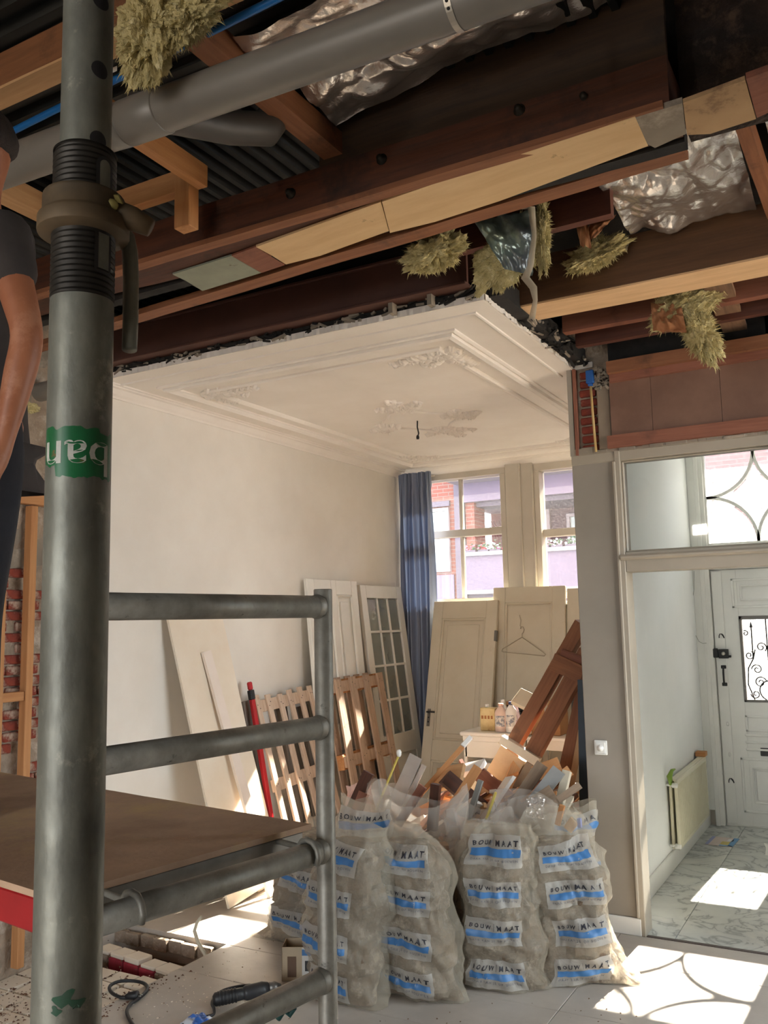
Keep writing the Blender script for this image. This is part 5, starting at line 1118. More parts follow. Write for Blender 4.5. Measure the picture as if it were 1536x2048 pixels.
# ================================================================== DEBRIS BAGS
def film(name, col, fac, rough=.28, bump=.35, tl_=.35):
    m = bpy.data.materials.new(name); m.use_nodes = True; N = m.node_tree.nodes; L = m.node_tree.links; P = N['Principled BSDF']
    P.inputs['Base Color'].default_value = col; P.inputs['Roughness'].default_value = rough
    tc = N.new('ShaderNodeTexCoord'); n = N.new('ShaderNodeTexNoise'); n.inputs['Scale'].default_value = 9; n.inputs['Detail'].default_value = 4; n.inputs['Distortion'].default_value = 2.5
    L.new(tc.outputs['Object'], n.inputs['Vector']); b = N.new('ShaderNodeBump'); b.inputs['Strength'].default_value = bump; b.inputs['Distance'].default_value = .02
    L.new(n.outputs['Fac'], b.inputs['Height']); L.new(b.outputs[0], P.inputs['Normal'])
    t = N.new('ShaderNodeBsdfTranslucent'); t.inputs[0].default_value = col; x1 = N.new('ShaderNodeMixShader'); x1.inputs[0].default_value = tl_
    L.new(P.outputs[0], x1.inputs[1]); L.new(t.outputs[0], x1.inputs[2])
    tr = N.new('ShaderNodeBsdfTransparent'); x2 = N.new('ShaderNodeMixShader'); x2.inputs[0].default_value = fac
    L.new(tr.outputs[0], x2.inputs[1]); L.new(x1.outputs[0], x2.inputs[2]); L.new(x2.outputs[0], N['Material Output'].inputs[0])
    MATS[name] = m; return m
M_film = film('milky bag film', rgb(212, 202, 182), .36, bump=1.0, rough=.22)
M_clear = film('clear bag film', rgb(214, 206, 196), .34, rough=.2)
M_label = film('white printed film', rgb(206, 202, 194), .62, rough=.35, bump=.8)
M_ink = mat('dark blue-black ink', rgb(38, 38, 48), rough=.5)
M_ink2 = mat('faint grey ink', rgb(116, 116, 120), rough=.5)
M_bar = mat('blue print', rgb(64, 114, 166), rough=.45)
M_rub = mat('bagged rubble', rgb(120, 102, 84), rgb(66, 56, 48), rough=.95, scale=6, bump=.8, bscale=18, bdist=.03, spots=rgb(162, 146, 128), sscale=6, slo=.52, shi=.62)
def spaced(body, size, space, bold):
    cu = bpy.data.curves.new('l', 'FONT'); cu.body = body; cu.size = size; cu.offset = bold; cu.resolution_u = 2; cu.space_character = space
    o = bpy.data.objects.new('l', cu); COL.objects.link(o); dg = bpy.context.evaluated_depsgraph_get()
    me = bpy.data.meshes.new_from_object(o.evaluated_get(dg)); v = [tuple(p.co[:2]) for p in me.vertices]; f = [tuple(p.vertices) for p in me.polygons]
    bpy.data.objects.remove(o); bpy.data.curves.remove(cu); bpy.data.meshes.remove(me); return v, f
def norm(vf, x0, x1):
    v, f = vf; a = min(p[0] for p in v); b = max(p[0] for p in v); k = (x1-x0)/(b-a)
    return [((p[0]-a)*k+x0, p[1]*k) for p in v], f
T1 = norm(spaced('BOUW', .03, 1.6, .0008), -.116, -.014); T2 = norm(spaced('MAAT', .03, 1.6, .0008), .010, .116)
T3 = norm(spaced('DAAR KAN JE OP BOUWEN', .012, 1.5, .0003), -.112, .112)
class Bag:
    def __init__(s, x, y, W, D, H, yaw, seed, lean=(0, 0), flare=.10, neck=.55, topw=.8, mouth=0., cr=0., cl=0.):
        s.c = Vector((x, y, 0)); s.W, s.D, s.H, s.yaw, s.sd, s.lean, s.fl, s.nk, s.tw, s.mouth, s.cr, s.cl = W, D, H, yaw, seed, Vector((lean[0], lean[1], 0)), flare, neck, topw, mouth, cr, cl
    def prof(s, v):
        w_ = 1+s.fl*(1-v)**3-.05*math.sin(v*9+s.sd); d_ = .86+.14*math.sin(math.pi*min(1, v*1.1))
        if v < .06: q = v/.06; w_ *= .94+.06*q; d_ *= .80+.20*q
        if v > .80:
            q = (v-.80)/.20; e = q*q*(3-2*q); w_ *= 1+(s.tw-1)*e; d_ *= 1+(s.nk-1)*e
        return w_, d_
    def pt(s, a, v, k=1.0, amp=1.0):
        w_, d_ = s.prof(min(1, max(0, v))); hw, hd_ = s.W/2*w_*k, s.D/2*d_*k; c, n = math.cos(a), math.sin(a)
        x = hw*math.copysign(abs(c)**.72, c); y = hd_*math.copysign(abs(n)**.78, n); z = s.H*v
        q = Vector((x*1.0, y, z)); e = .050*noise.noise(q*5+Vector((s.sd, 0, 0)))-.045*abs(noise.noise(Vector((q.x*7, q.y*7, q.z*9+s.sd))))-.030*abs(noise.noise(Vector((q.x*15, q.y*15+s.sd, q.z*8+q.x*9))))-.010*abs(noise.noise(q*30))+.024
        d = Vector((x, y*1.2, 0)); d = d.normalized() if d.length else d
        q += d*e*amp
        if v < .16:
            cc = (s.cr if c > 0 else s.cl)*(1-v/.16)**2*abs(c)**5; q.x += math.copysign(cc, c); q.y -= cc*.5
        q.z += (.02*noise.noise(Vector((a*1.5, s.sd, 0)))*(v > .85)+.012*noise.noise(q*7))*v*amp
        if s.mouth and v > .9: q.z += s.mouth*(v-.9)*10*(.5+.5*math.sin(a*2+s.sd))
        q += s.lean*v*v
        cy, sy = math.cos(s.yaw), math.sin(s.yaw)
        return s.c+Vector((q.x*cy-q.y*sy, q.x*sy+q.y*cy, max(q.z, .004)))
    def front(s, sx, t):
        v = t/s.H; w_, d_ = s.prof(v); c = max(-.985, min(.985, sx/(s.W/2*w_))); c = math.copysign(abs(c)**(1/.72), c)
        a = 2*math.pi-math.acos(c); e = 1e-3; p = s.pt(a, v); n = (s.pt(a+.02, v)-p).cross(s.pt(a, v+.01)-p).normalized()
        return p, n
    def build(s, label, rows, film_=None, name='debris_bag', group='printed debris bags', fill=.9, sh=0., scale=1.0, tufts=(), skew=0.):
        o = empty(name, s.c, label, 'bag', group); nu, nv = 120, 96; mb = MB()
        V_ = [s.pt(2*math.pi*i/nu, j/nv) for j in range(nv+1) for i in range(nu)]
        F = [(j*nu+i, j*nu+(i+1) % nu, (j+1)*nu+(i+1) % nu, (j+1)*nu+i) for j in range(nv) for i in range(nu)]+[tuple(range(nu))[::-1]]
        if not s.mouth: F.append(tuple(nv*nu+i for i in range(nu)))
        mb.add(V_, F, smooth=True); mb.build('film', film_ or M_film, o)
        mb = MB(); n1, n2 = 40, 28; V_ = []
        for j in range(n2+1):
            for i in range(n1):
                p = s.pt(2*math.pi*i/n1, .01+(fill-.01)*j/n2, .90-.22*max(0, j/n2-.8)*5*.5, .7); q = noise.cell(Vector((p.x*11, p.y*11, p.z*13+s.sd)))
                V_.append(p+(s.c+s.lean*(j/n2)**2+Vector((0, 0, p.z))-p)*(.05+.13*q))
        mb.add(V_, [(j*n1+i, j*n1+(i+1) % n1, (j+1)*n1+(i+1) % n1, (j+1)*n1+i) for j in range(n2) for i in range(n1)]+[tuple(range(n1))[::-1], tuple(n2*n1+i for i in range(n1))])
        mb.build('rubble', M_rub, o)
        for (px, py, pz, r_) in tufts:                               # knotted or folded corners
            mb = MB(); c0 = s.c+Vector((px, py, pz)); mb.tube([c0, c0+Vector((r_*.6*(1 if px > 0 else -1), 0, -r_*.1)), c0+Vector((r_*1.5*(1 if px > 0 else -1), -.01, -r_*.35)), c0+Vector((r_*2.4*(1 if px > 0 else -1), -.01, -r_*.5))], [r_*.9, r_*.75, r_*.5, r_*.06], 12)
            mb.v = [tuple(Vector(p)+Vector((0, .012*noise.noise(Vector(p)*40), .010*noise.noise(Vector(p)*35+Vector((9, 0, 0)))))) for p in mb.v]; mb.build('corner', film_ or M_film, o)
        for t0 in rows:
            k = scale
            def put(x, y, off):
                p, n = s.front(sh+x*k, t0+y*k+skew*x); return p+n*off
            def patch(x0, x1, y0, y1, off, nx, ny, mt, nm, par):
                m_ = MB(); m_.grid(lambda u, v: put(x0+(x1-x0)*u, y0+(y1-y0)*v, off), nx, ny); return m_.build(nm, mt, par)
            lb_ = patch(-.135, .135, -.062, .062, .0035, 24, 10, M_label, 'printed_label', o)
            patch(-.122, .122, -.020, .008, .0055, 24, 3, M_bar, 'blue_bar', lb_)
            m_ = MB()
            for (tv_, tf_), y0 in ((T1, .018), (T2, .018)): m_.add([put(p[0], p[1]+y0, .0058) for p in tv_], tf_)
            m_.add([put(x, y, .0058) for x, y in ((-.0035, .014), (-.0022, .014), (-.0022, .046), (-.0035, .046))], [(0, 1, 2, 3)])
            m_.build('lettering', M_ink, lb_)
            m_ = MB(); m_.add([put(p[0], p[1]-.038, .0058) for p in T3[0]], T3[1]); m_.build('tagline', M_ink2, lb_)
        return o
FY = .28   # the front row faces the camera side
Bag(-2.42, 3.86, .40, .30, .80, -.42+FY, 1.0, lean=(.05, .06), flare=.08, neck=.5, topw=.62, cr=.05).build('front bag nearest the scaffold post, full of rubble, four printed bands', [.09, .28, .48, .67], sh=-.015, skew=-.10)
Bag(-2.13, 4.06, .40, .30, .78, -.16+FY, 2.0, lean=(-.03, .05), flare=.12, neck=.4, topw=.42, cr=.06).build('second front bag from the scaffold post, with a pointed top', [.09, .27, .46, .64], sh=-.01, skew=-.05)
Bag(-1.80, 4.36, .42, .30, .76, .0+FY, 3.3, lean=(.0, .03), flare=.04, neck=.55, topw=.86, cr=.05).build('third front bag from the post, broad and upright with square top', [.08, .28, .46, .65], sh=-.01, skew=-.03)
Bag(-1.49, 4.57, .40, .30, .74, .10+FY, 4.1, lean=(-.07, .04), flare=.10, neck=.6, topw=.95, cr=.16, mouth=.08).build('front bag next to the pier, leaning away with a pointed bottom corner', [.08, .26, .44, .61], sh=.03, skew=.10)
Bag(-3.02, 4.42, .46, .32, .66, -.25+FY, 5.2, lean=(.06, .08), flare=.16, neck=.5, topw=.5, cl=.10).build('low bag left of the scaffold post with gathered pleats', [.14, .36], sh=-.0, skew=-.14)
Bag(-2.60, 4.38, .34, .26, .80, FY-.1, 6.6, lean=(.0, .05), flare=.05, neck=.6, topw=.9, mouth=.05).build('bag behind the scaffold post with its print at the rim', [.22, .45, .70], sh=.02)
Bag(-1.61, 4.90, .28, .20, .78, .12+FY, 7.7, flare=.04, neck=.7, topw=1.0, mouth=.03).build('narrow bag squeezed between the front bag and the pier', [.28, .48, .68], sh=.06)
Bag(-2.33, 4.52, .46, .34, .80, FY, 8.1, lean=(.02, -.04), flare=.0, neck=.8, topw=1.0, mouth=.12).build('open clear bag with upright timber sticking out, behind the first two bags', [], M_clear, 'clear_bag', 'clear bags in the second row', fill=.62)
Bag(-1.98, 4.60, .36, .30, .70, FY, 9.4, flare=.0, neck=.8, topw=1.0, mouth=.10).build('open clear bag behind the gap between pointed and square bags', [], M_clear, 'clear_bag', 'clear bags in the second row', fill=.6)
Bag(-1.80, 4.74, .34, .22, .80, FY, 10.3, lean=(.02, 0), flare=.0, neck=.75, topw=.95, mouth=.06).build('tall clear bag with paper scraps behind the square bag', [], M_clear, 'clear_bag', 'clear bags in the second row', fill=.8)
Bag(-2.62, 4.70, .34, .26, .80, FY, 12.3, lean=(.02, 0), flare=.0, neck=.6, topw=.9, mouth=.08).build('pale open bag with dark profiled boards beside the scaffold post', [], M_clear, 'clear_bag', 'clear bags in the second row', fill=.7)

# ================================================================== DEBRIS PILE
mb = MB()
def heap(u, v):
    x = -2.95+1.38*u; y = 4.74+1.52*v; e = math.sin(math.pi*u)**.5*math.sin(math.pi*v)**.6
    return (x, y, .002+e*(.50+.12*noise.noise(Vector((x*4, y*4, 0)))+.06*noise.noise(Vector((x*11, y*11, 2)))))
mb.grid(heap, 60, 60, smooth=False)
hp_ = mb.build('rubble_heap', mat('wood and plaster crumbs', rgb(140, 112, 86), rgb(96, 76, 60), rough=.95, scale=22, bump=.7, bscale=40, spots=rgb(196, 182, 160), sscale=16, slo=.56, shi=.62)); hp_['kind'] = 'stuff'; hp_['label'] = 'low heap of crumbs and dust under the broken planks'; hp_['category'] = 'rubble'
woods = [(M_pine, 'orange pine'), (M_pine2, 'pale pine'), (M_orangewood, 'brown'), (M_doorcream, 'cream painted'), (M_white, 'white painted'), (M_oldbeam, 'dark brown'), (wood('grey-brown plank', rgb(150, 128, 106), rgb(120, 100, 82)), 'grey-brown'), (M_redplank, 'reddish')]
wt = [5, 5, 4, 4, 3, 2, 3, 2]
rp = random.Random(21); cnt = 0; seen = {}
def where(c):
    v_ = 'at the back' if c.y > 5.5 else 'in the middle' if c.y > 5.05 else 'at the front'
    h_ = 'near the pallets' if c.x < -2.55 else 'below the cabinet' if c.x < -2.2 else 'under the leaning timber' if c.x < -1.9 else 'towards the pier'
    return v_+' of the debris pile '+h_
tries = 0
while cnt < 180 and tries < 6000:
    tries += 1
    u, v = rp.random(), rp.random(); x, y, z = heap(u, v)
    if math.sin(math.pi*u)*math.sin(math.pi*v) < .12: continue
    mt, wn = rp.choices(woods, wt)[0]; L_ = rp.uniform(.20, .66); wd = rp.uniform(.025, .11); tk = rp.uniform(.012, .030)
    el = rp.gauss(.42, .22); az = rp.gauss(.35, .7)
    if rp.random() < .2: az += math.pi
    d = Vector((math.cos(az)*math.cos(el), math.sin(az)*math.cos(el), abs(math.sin(el))))
    c = Vector((x, y, z+.05+rp.random()*.14+L_*.26*abs(d.z)))
    p0_, p1_ = c-d*L_/2, c+d*L_/2
    if max(p0_.x, p1_.x) > -1.64 or min(p0_.y, p1_.y) < 4.62 or min(p0_.z, p1_.z) < .03: continue
    lab = ('long ' if L_ > .43 else 'short ')+('wide ' if wd > .065 else 'narrow ')+wn+' plank '+where(c)
    if seen.get(lab, 0) >= 1: continue
    seen[lab] = seen.get(lab, 0)+1
    o = plank('broken_plank', p0_, p1_, wd, tk, mt, up=(rp.gauss(0, .35), rp.gauss(.05, .4), .9), seg=2, wob=.003, rag=.012)
    tag(o, lab, 'plank', 'broken planks in the debris pile'); cnt += 1
# planks one can tell apart
G = None
lath('profiled_board', 'dark brown profiled board sticking out above the bag by the post', (738, 1545), (684, 1665), 4.70, 4.62, .07, .03, M_oldbeam, seg=3)
lath('profiled_board', 'shorter dark profiled board just below the first one', (728, 1585), (698, 1665), 4.66, 4.60, .06, .03, M_redplank, seg=3)
o = lath('yellow_rod', 'thin yellow rod with a white knob standing in the clear bag', (797, 1512), (752, 1620), 4.75, 4.65, .012, .012, mat('yellow rod', rgb(196, 178, 84), rough=.4), seg=1)
p = at(798, 1506, 'y', 4.75); MB().lathe([(.008, -.022), (.014, -.012), (.016, .006), (.010, .018), (.002, .02)], 12, Matrix.Translation(p)).build('white_knob', M_white, o)
ac = mat('clear acrylic', rgb(222, 212, 204), rgb(206, 194, 186), rough=.12, scale=4, alpha=.45)
o = lath('acrylic_profile', 'clear plastic profile with a bright edge leaning in the bag', (832, 1512), (776, 1640), 4.78, 4.68, .085, .005, ac, seg=3)
lath('acrylic_profile', 'narrow clear plastic strip leaning right of the wide clear one', (848, 1530), (800, 1632), 4.82, 4.72, .03, .012, ac, seg=2)
lath('orange_lath', 'long orange lath with a white tip pointing up at the cabinet', (942, 1474), (812, 1622), 5.30, 4.85, .028, .02, M_pine, seg=3)
p0_, p1_ = at(942, 1474, 'y', 5.295), at(925, 1493, 'y', 5.23); plank('white_tip', p0_, p1_, .031, .023, M_white, bpy.data.objects['orange_lath'], up=(0, -1, 0))
lath('brown_stick', 'short upright dark brown stick in front of the pile', (872, 1568), (865, 1660), 4.70, 4.70, .055, .035, M_oldbeam, seg=2)
lath('orange_plank', 'orange plank slanting up in the middle of the pile', (956, 1534), (888, 1640), 4.95, 4.78, .05, .035, M_pine, seg=3)
lath('brown_stick', 'brown stick end standing between the two clear bags', (900, 1618), (915, 1680), 4.66, 4.66, .055, .03, M_orangewood, seg=2)
lath('brown_stick', 'dark brown slanting slat left of the short upright stick', (846, 1572), (796, 1650), 4.74, 4.68, .045, .03, M_redplank, seg=2)
lath('white_slab', 'sunlit white slab lying across the top of the pile', (878, 1552), (966, 1532), 5.25, 5.25, .13, .035, M_white, up=(0, -.35, 1), seg=2)
lath('pine_block', 'wide pine block lying below the sunlit white slab', (872, 1560), (925, 1550), 5.12, 5.1, .16, .03, M_pine2, up=(0, -.7, .7), seg=2)
lath('grey_profile', 'short grey metal profile standing in the middle of the pile', (962, 1560), (936, 1640), 4.80, 4.74, .035, .02, mat('grey profile', rgb(140, 140, 136), rough=.4, metal=.6), seg=1)
lath('yellow_rod', 'thin yellow stick rising behind the square bag', (992, 1584), (972, 1640), 4.72, 4.68, .014, .012, MATS['yellow rod'], seg=1)
lath('grey_board', 'grey board slanting beside the leaning timber', (1085, 1528), (1010, 1640), 5.1, 4.95, .07, .02, woods[6][0], seg=3)
lath('grey_board', 'second grey board slanting further right in the pile', (1118, 1540), (1040, 1640), 5.06, 4.9, .08, .02, mat('bluish grey paint', rgb(150, 150, 148), rgb(134, 134, 132), rough=.6, scale=4), seg=3)
lath('orange_plank', 'bright orange plank at the right side of the pile', (1140, 1540), (1046, 1610), 5.14, 5.0, .06, .03, M_pine, seg=3)
lath('orange_plank', 'short orange plank end on top of the right side', (1120, 1528), (1068, 1548), 5.3, 5.25, .09, .02, M_pine, seg=2)
lath('grey_scrap', 'broad grey panel scrap lying low at the right side', (1112, 1592), (1040, 1640), 4.92, 4.86, .14, .015, woods[6][0], seg=3)
lath('brown_stick', 'pale square stick slanting near the pier', (1134, 1542), (1112, 1640), 5.1, 5.0, .045, .045, M_doorcream, seg=2)
lath('grey_profile', 'grey flat strip lying crosswise near the pier', (1160, 1570), (1078, 1626), 5.0, 4.86, .04, .02, woods[6][0], seg=2)
bl = at(1070, 1615, 'y', 4.80); crumple('foil_ball', bl+V(-.05, 0, .05), bl+V(.05, 0, .06), bl+V(.05, -.03, -.05), bl+V(-.05, -.03, -.05), 0, .05, 61, M_foil, 'crumpled shiny foil ball on the tall clear bag', 'foil', 24, 24)
for k, (a, b, w_, mt, lb_) in enumerate((((1115, 1650), (1125, 1610), .03, M_pine, 'pine offcut in the open bag next to the pier'), ((1150, 1640), (1135, 1660), .05, M_pine2, 'pale offcut lying flat in the bag next to the pier'), ((1158, 1636), (1160, 1655), .022, mat('blue plastic cap', rgb(30, 80, 170), rough=.4), 'small blue plastic piece in the bag next to the pier'))):
    lath('offcut', lb_, a, b, 4.64, 4.64, w_, .02, mt, seg=1, cat='offcut')
crumple('pink_sheet', at(690, 1570, 'y', 4.95), at(740, 1560, 'y', 4.95), at(745, 1660, 'y', 4.8), at(688, 1660, 'y', 4.8), 0, .06, 71, film('pinkish film', rgb(232, 200, 196), .7), 'pinkish translucent sheet behind the dark profiled boards', 'plastic', 24, 24)
# ================================================================== SMALL THINGS OF THE HALL AND THE FLOOR
sw = empty('light_switch', (-1.505, YP, 1.04), 'square white rotary light switch on the pier', 'switch')
MB().box(-1.545, -1.468, YP-.010, YP, .995, 1.08, .004).build('plate', M_white, sw)
MB().box(-1.535, -1.478, YP-.014, YP-.009, 1.005, 1.07, .004).build('cover', M_white, sw)
MB().lathe([(.020, 0), (.019, .010), (.012, .012), (.010, .018), (.002, .019)], 20, Matrix.Translation((-1.507, YP-.013, 1.036)) @ Matrix.Rotation(math.pi/2, 4, 'X')).build('dial', M_white, sw)
M_rad = mat('ivory radiator paint', rgb(214, 210, 188), rgb(206, 200, 176), rough=.4, scale=4)
rd = empty('radiator', (-1.39, 7.3, .16), 'flat ivory panel radiator on the hall wall', 'radiator')
y0, y1, z0, z1 = 6.68, 7.90, .155, .635
MB().box(-1.385, -1.362, y0, y1, z0, z1, .006).build('front_panel', M_rad, rd)
MB().box(-1.425, -1.403, y0+.01, y1-.01, z0, z1, .006).build('rear_panel', M_rad, rd)
for k in range(34): MB().box(-1.3625, -1.358, y0+.03+k*.034, y0+.045+k*.034, z0+.03, z1-.03, .002).build('rib', M_rad, rd)
MB().box(-1.41, -1.372, y0-.004, y1+.004, z1-.006, z1+.006, .003).build('top_rail', M_rad, rd)
for (yy, zz) in ((y0-.02, z1-.03), (y0-.02, z0+.03)):
    v_ = MB(); v_.tube([(-1.39, yy+.03, zz), (-1.39, yy-.02, zz)], .013, 10); v_.tube([(-1.39, yy-.01, zz), (-1.43, yy-.01, zz)], .009, 8); v_.lathe([(.017, -.015), (.017, .018), (.012, .024)], 12, Matrix.Translation((-1.375, yy-.015, zz)) @ Matrix.Rotation(math.pi/2, 4, 'Y')); v_.build('valve', M_white, rd)
vt = MB(); vt.tube([(-1.40, y0-.03, z1-.03), (-1.405, y0-.035, z1+.03), (-1.39, y0-.01, z1+.07), (-1.375, y0+.02, z1+.075)], [.012, .02, .012, .006], 8)
tag(vt.build('green_tape', mat('green tape', rgb(120, 150, 60), rough=.6)), 'green tape wrapped round the upper radiator valve', 'tape')
wbk = empty('wooden_block', (-1.39, 7.86, z1), 'small orange wooden block clamped at the far end of the radiator top', 'block')
MB().box(-1.43, -1.35, 7.80, 7.90, z1+.008, z1+.045, .003).build('block', M_pine, wbk); MB().box(-1.425, -1.40, 7.81, 7.89, z1-.03, z1+.008, .003).build('bracket', M_white, wbk)
br = empty('brochure', (-1.24, 7.70, .002), 'colourful brochure lying on the marble hall floor', 'brochure')
bM = Matrix.Translation((-1.245, 7.70, .002)) @ Matrix.Rotation(-.05, 4, 'Z')
MB().box(-.105, .105, -.145, .145, 0, .003).build('sheet', mat('pinkish print', rgb(222, 206, 200), rgb(206, 190, 184), rough=.35, scale=5), br, bM)
for (a, b, c, d, col, nm) in ((-.105, -.078, -.145, .145, (150, 160, 206), 'violet_strip'), (.062, .105, -.145, .145, (96, 156, 206), 'blue_strip'), (.0, .062, -.10, .0, (206, 190, 96), 'yellow_picture'), (.03, .075, .02, .10, (232, 232, 232), 'white_picture'), (-.0, .10, -.145, -.11, (110, 166, 210), 'blue_foot')):
    MB().box(a, b, c, d, .003, .0034).build(nm, mat(nm, rgb(*col), rough=.4), br, bM)
e0 = at(1536, 1705, 'z', 0); tag(MB().add([(e0.x-.035, e0.y+.08, .05), (e0.x+.16, e0.y+.10, .012), (e0.x+.15, e0.y-.12, .003), (e0.x-.01, e0.y-.10, .003), (e0.x-.012, e0.y, .03)], [(0, 4, 2, 1), (4, 3, 2)]).build('envelope', M_white), 'white folded envelope at the photo edge on the marble floor', 'paper')
wi = MB(); wi.tube([at(x, y, 'y', 8.235) for x, y in ((1388, 1142), (1388, 1180), (1381, 1222), (1382, 1250), (1390, 1268), (1398, 1283), (1406, 1287), (1413, 1286))], .0022, 6)
tag(wi.build('bell_wire', mat('grey wire', rgb(150, 150, 146), rough=.5)), 'thin grey bell wire hanging down the door frame in the hall', 'wire')

# ---- broken floor on the left
hl = empty('brick_footing', (-3.8, 3.86, -.16), 'old brick footing with white mortar top and red faces in the floor hole', 'masonry', kind='thing')
Mred = mat('red painted brick', rgb(170, 44, 62), rgb(140, 36, 50), rough=.7, scale=12)
for k in range(5):
    x0 = -4.10+k*.135; Mh = Matrix.Translation((x0+.065, 3.875-.02*k, -.09)) @ Matrix.Rotation(-.12, 4, 'Z')
    o = MB().box(-.062, .062, -.05, .05, -.05, .045, .006).build('brick', Mred if k in (1, 2, 3) else M_mortar, hl, Mh)
    MB().box(-.06+.008*(k % 2), .062, -.045, .058, .045, .064+.006*(k % 3), .006).build('mortar_cap', M_oldwhite, hl, Mh)
for k in range(7):
    x0 = -4.18+k*.11; MB().box(-.05, .05, -.018, .018, -.04, .03, .004).build('edge_tile', M_mortar, hl, Matrix.Translation((x0, 4.125-.012*(k % 2), -.05)))
hs = MB(); hb0 = at(410, 1908, 'z', -.02)
hs.tube([(hb0.x+.0, hb0.y+.02, -.14), hb0, at(396, 1885, 'y', hb0.y+.02), at(389, 1862, 'y', hb0.y+.04), at(394, 1845, 'y', hb0.y+.05), at(403, 1833, 'y', hb0.y+.05)], [.011, .011, .011, .0105, .0095, .008], 10)
tag(hs.build('conduit_end', mat('cream conduit', rgb(214, 206, 182), rough=.5)), 'cream plastic conduit end sticking up out of the floor hole', 'conduit')
bd = empty('broken_tile_bed', (-3.8, 3.0, -.06), 'bed of broken white floor tiles strewn with brown chips beside the hole', 'tiles', kind='thing')
rq = random.Random(5)
for i in range(5):
    for j in range(10):
        x, y = -4.15+i*.158, 2.26+j*.152
        if x > -3.5: continue
        mb = MB(); mb.prism([(-.074+rq.uniform(0, .01), -.072+rq.uniform(0, .012)), (.074-rq.uniform(0, .012), -.072), (.074, .072-rq.uniform(0, .012)), (-.074, .072-rq.uniform(0, .01))], .03)
        mb.build('floor_tile', M_oldwhite, bd, Matrix.Translation((x, y, -.075+rq.uniform(-.006, .006))) @ Matrix.Rotation(rq.uniform(-.05, .05), 4, 'Z') @ Matrix.Rotation(rq.uniform(-.04, .04), 4, 'X'))
def chips(name, n, area, zf, smin, smax, mt, label, seed):
    r = random.Random(seed); mb = MB()
    for i in range(n):
        x, y = area(r); z = zf(x, y); s_ = r.uniform(smin, smax); M = Matrix.Translation((x, y, z+s_*.25)) @ Matrix.Rotation(r.uniform(0, 6.3), 4, 'Z') @ Matrix.Rotation(r.uniform(-.6, .6), 4, 'X')
        mb.add([(-s_, -s_*.4, -s_*.2), (s_, -s_*.3, -s_*.2), (.2*s_, s_*.7, -s_*.2), (0, 0, s_*.5)], [(0, 2, 1), (0, 1, 3), (1, 2, 3), (2, 0, 3)], M)
    o = mb.build(name, mt); o['kind'] = 'stuff'; o['label'] = label; o['category'] = 'debris'; return o
chips('brown_chips', 900, lambda r: (r.uniform(-4.2, -3.3), r.gauss(3.15, .3)), lambda x, y: -.045 if x < -3.40 else .0, .003, .011, mat('brown chips', rgb(112, 76, 56), rgb(84, 58, 44), rough=.95, scale=9), 'scatter of small brown chips over the broken tiles', 1)
chips('plaster_crumbs', 220, lambda r: (r.gauss(-3.2, .35), r.gauss(3.55, .3)), lambda x, y: 0.001 if x > -3.39 else -.05, .002, .007, M_oldwhite, 'pale plaster crumbs scattered on the grey floor', 2)
chips('dark_crumbs', 160, lambda r: (r.uniform(-3.3, -1.0), r.uniform(3.2, 4.4)), lambda x, y: 0.001, .002, .007, M_dirt, 'tiny dark crumbs scattered across the grey floor', 4)
# ---- power cord, tool, carton
cd_ = empty('power_cord', at(250, 1990, 'z', 0), 'looped dark grey power cord with a plug on the floor', 'cord')
cp = [at(x, y, 'z', .009) for x, y in ((262, 1995), (240, 1994), (222, 1984), (220, 1972), (238, 1963), (268, 1962), (290, 1968), (294, 1980), (278, 1996), (260, 2010), (254, 2024), (262, 2044), (276, 2062), (300, 2090))]
def smooth_path(P, k=5):
    P = [Vector(p) for p in P]; out = []
    for i in range(len(P)-1):
        a, b, c, d = P[max(i-1, 0)], P[i], P[i+1], P[min(i+2, len(P)-1)]
        for j in range(k):
            t_ = j/k; out.append(.5*((2*b)+(c-a)*t_+(2*a-5*b+4*c-d)*t_*t_+(3*b-a-3*c+d)*t_**3))
    return out+[P[-1]]
MB().tube(smooth_path(cp), .0085, 8).build('cable', M_dark, cd_)
pl = cp[0]; pdv = (cp[0]-cp[1]).normalized()
MB().tube([pl-pdv*.03, pl-pdv*.01+V(0, 0, .008), pl+pdv*.03+V(0, 0, .012), pl+pdv*.035+V(0, 0, .012)], [.010, .016, .021, .019], 14).build('plug', M_dark, cd_)
for s_ in (-1, 1):
    q = pl+pdv*.035+V(0, 0, .012)+Vector((-pdv.y, pdv.x, 0))*s_*.0095; MB().tube([q, q+pdv*.02], .0025, 8).build('pin', MATS['nickel'], cd_)
tg = empty('angle_grinder', at(470, 1990, 'z', 0), 'black hand-held power tool with coiled cord on the grey floor', 'power tool')
ta, tb2 = at(426, 2000, 'z', .035), at(500, 1984, 'z', .04); dv = (tb2-ta).normalized()
MB().tube([ta, ta+dv*.01, ta+dv*.06, ta+dv*.13, ta+dv*.15], [.018, .030, .031, .028, .026], 16).build('rubber_grip', M_dark, tg)
for k in range(6): MB().tube([ta+dv*(.025+.016*k), ta+dv*(.031+.016*k)], .0325, 16).build('grip_ring', M_dark, tg)
MB().tube([ta+dv*.145, ta+dv*.16, ta+dv*.24, ta+dv*.27], [.026, .034, .036, .028], 16).build('motor_housing', mat('charcoal plastic', rgb(52, 52, 54), rgb(44, 44, 46), rough=.45, scale=8), tg)
MB().tube([ta+dv*.27+V(0, 0, .0), ta+dv*.30, ta+dv*.33-V(0, 0, .01)], [.024, .026, .018], 14).build('gear_head', mat('grey casting', rgb(120, 118, 114), rough=.4, metal=.6), tg)
cp2 = [ta+dv*.30+V(0, 0, .01)]+[at(x, y, 'z', .012) for x, y in ((528, 1985), (526, 1974), (505, 1970), (470, 1974), (440, 1984), (424, 2004), (428, 2018), (425, 2030), (395, 2036), (372, 2046), (350, 2062))]
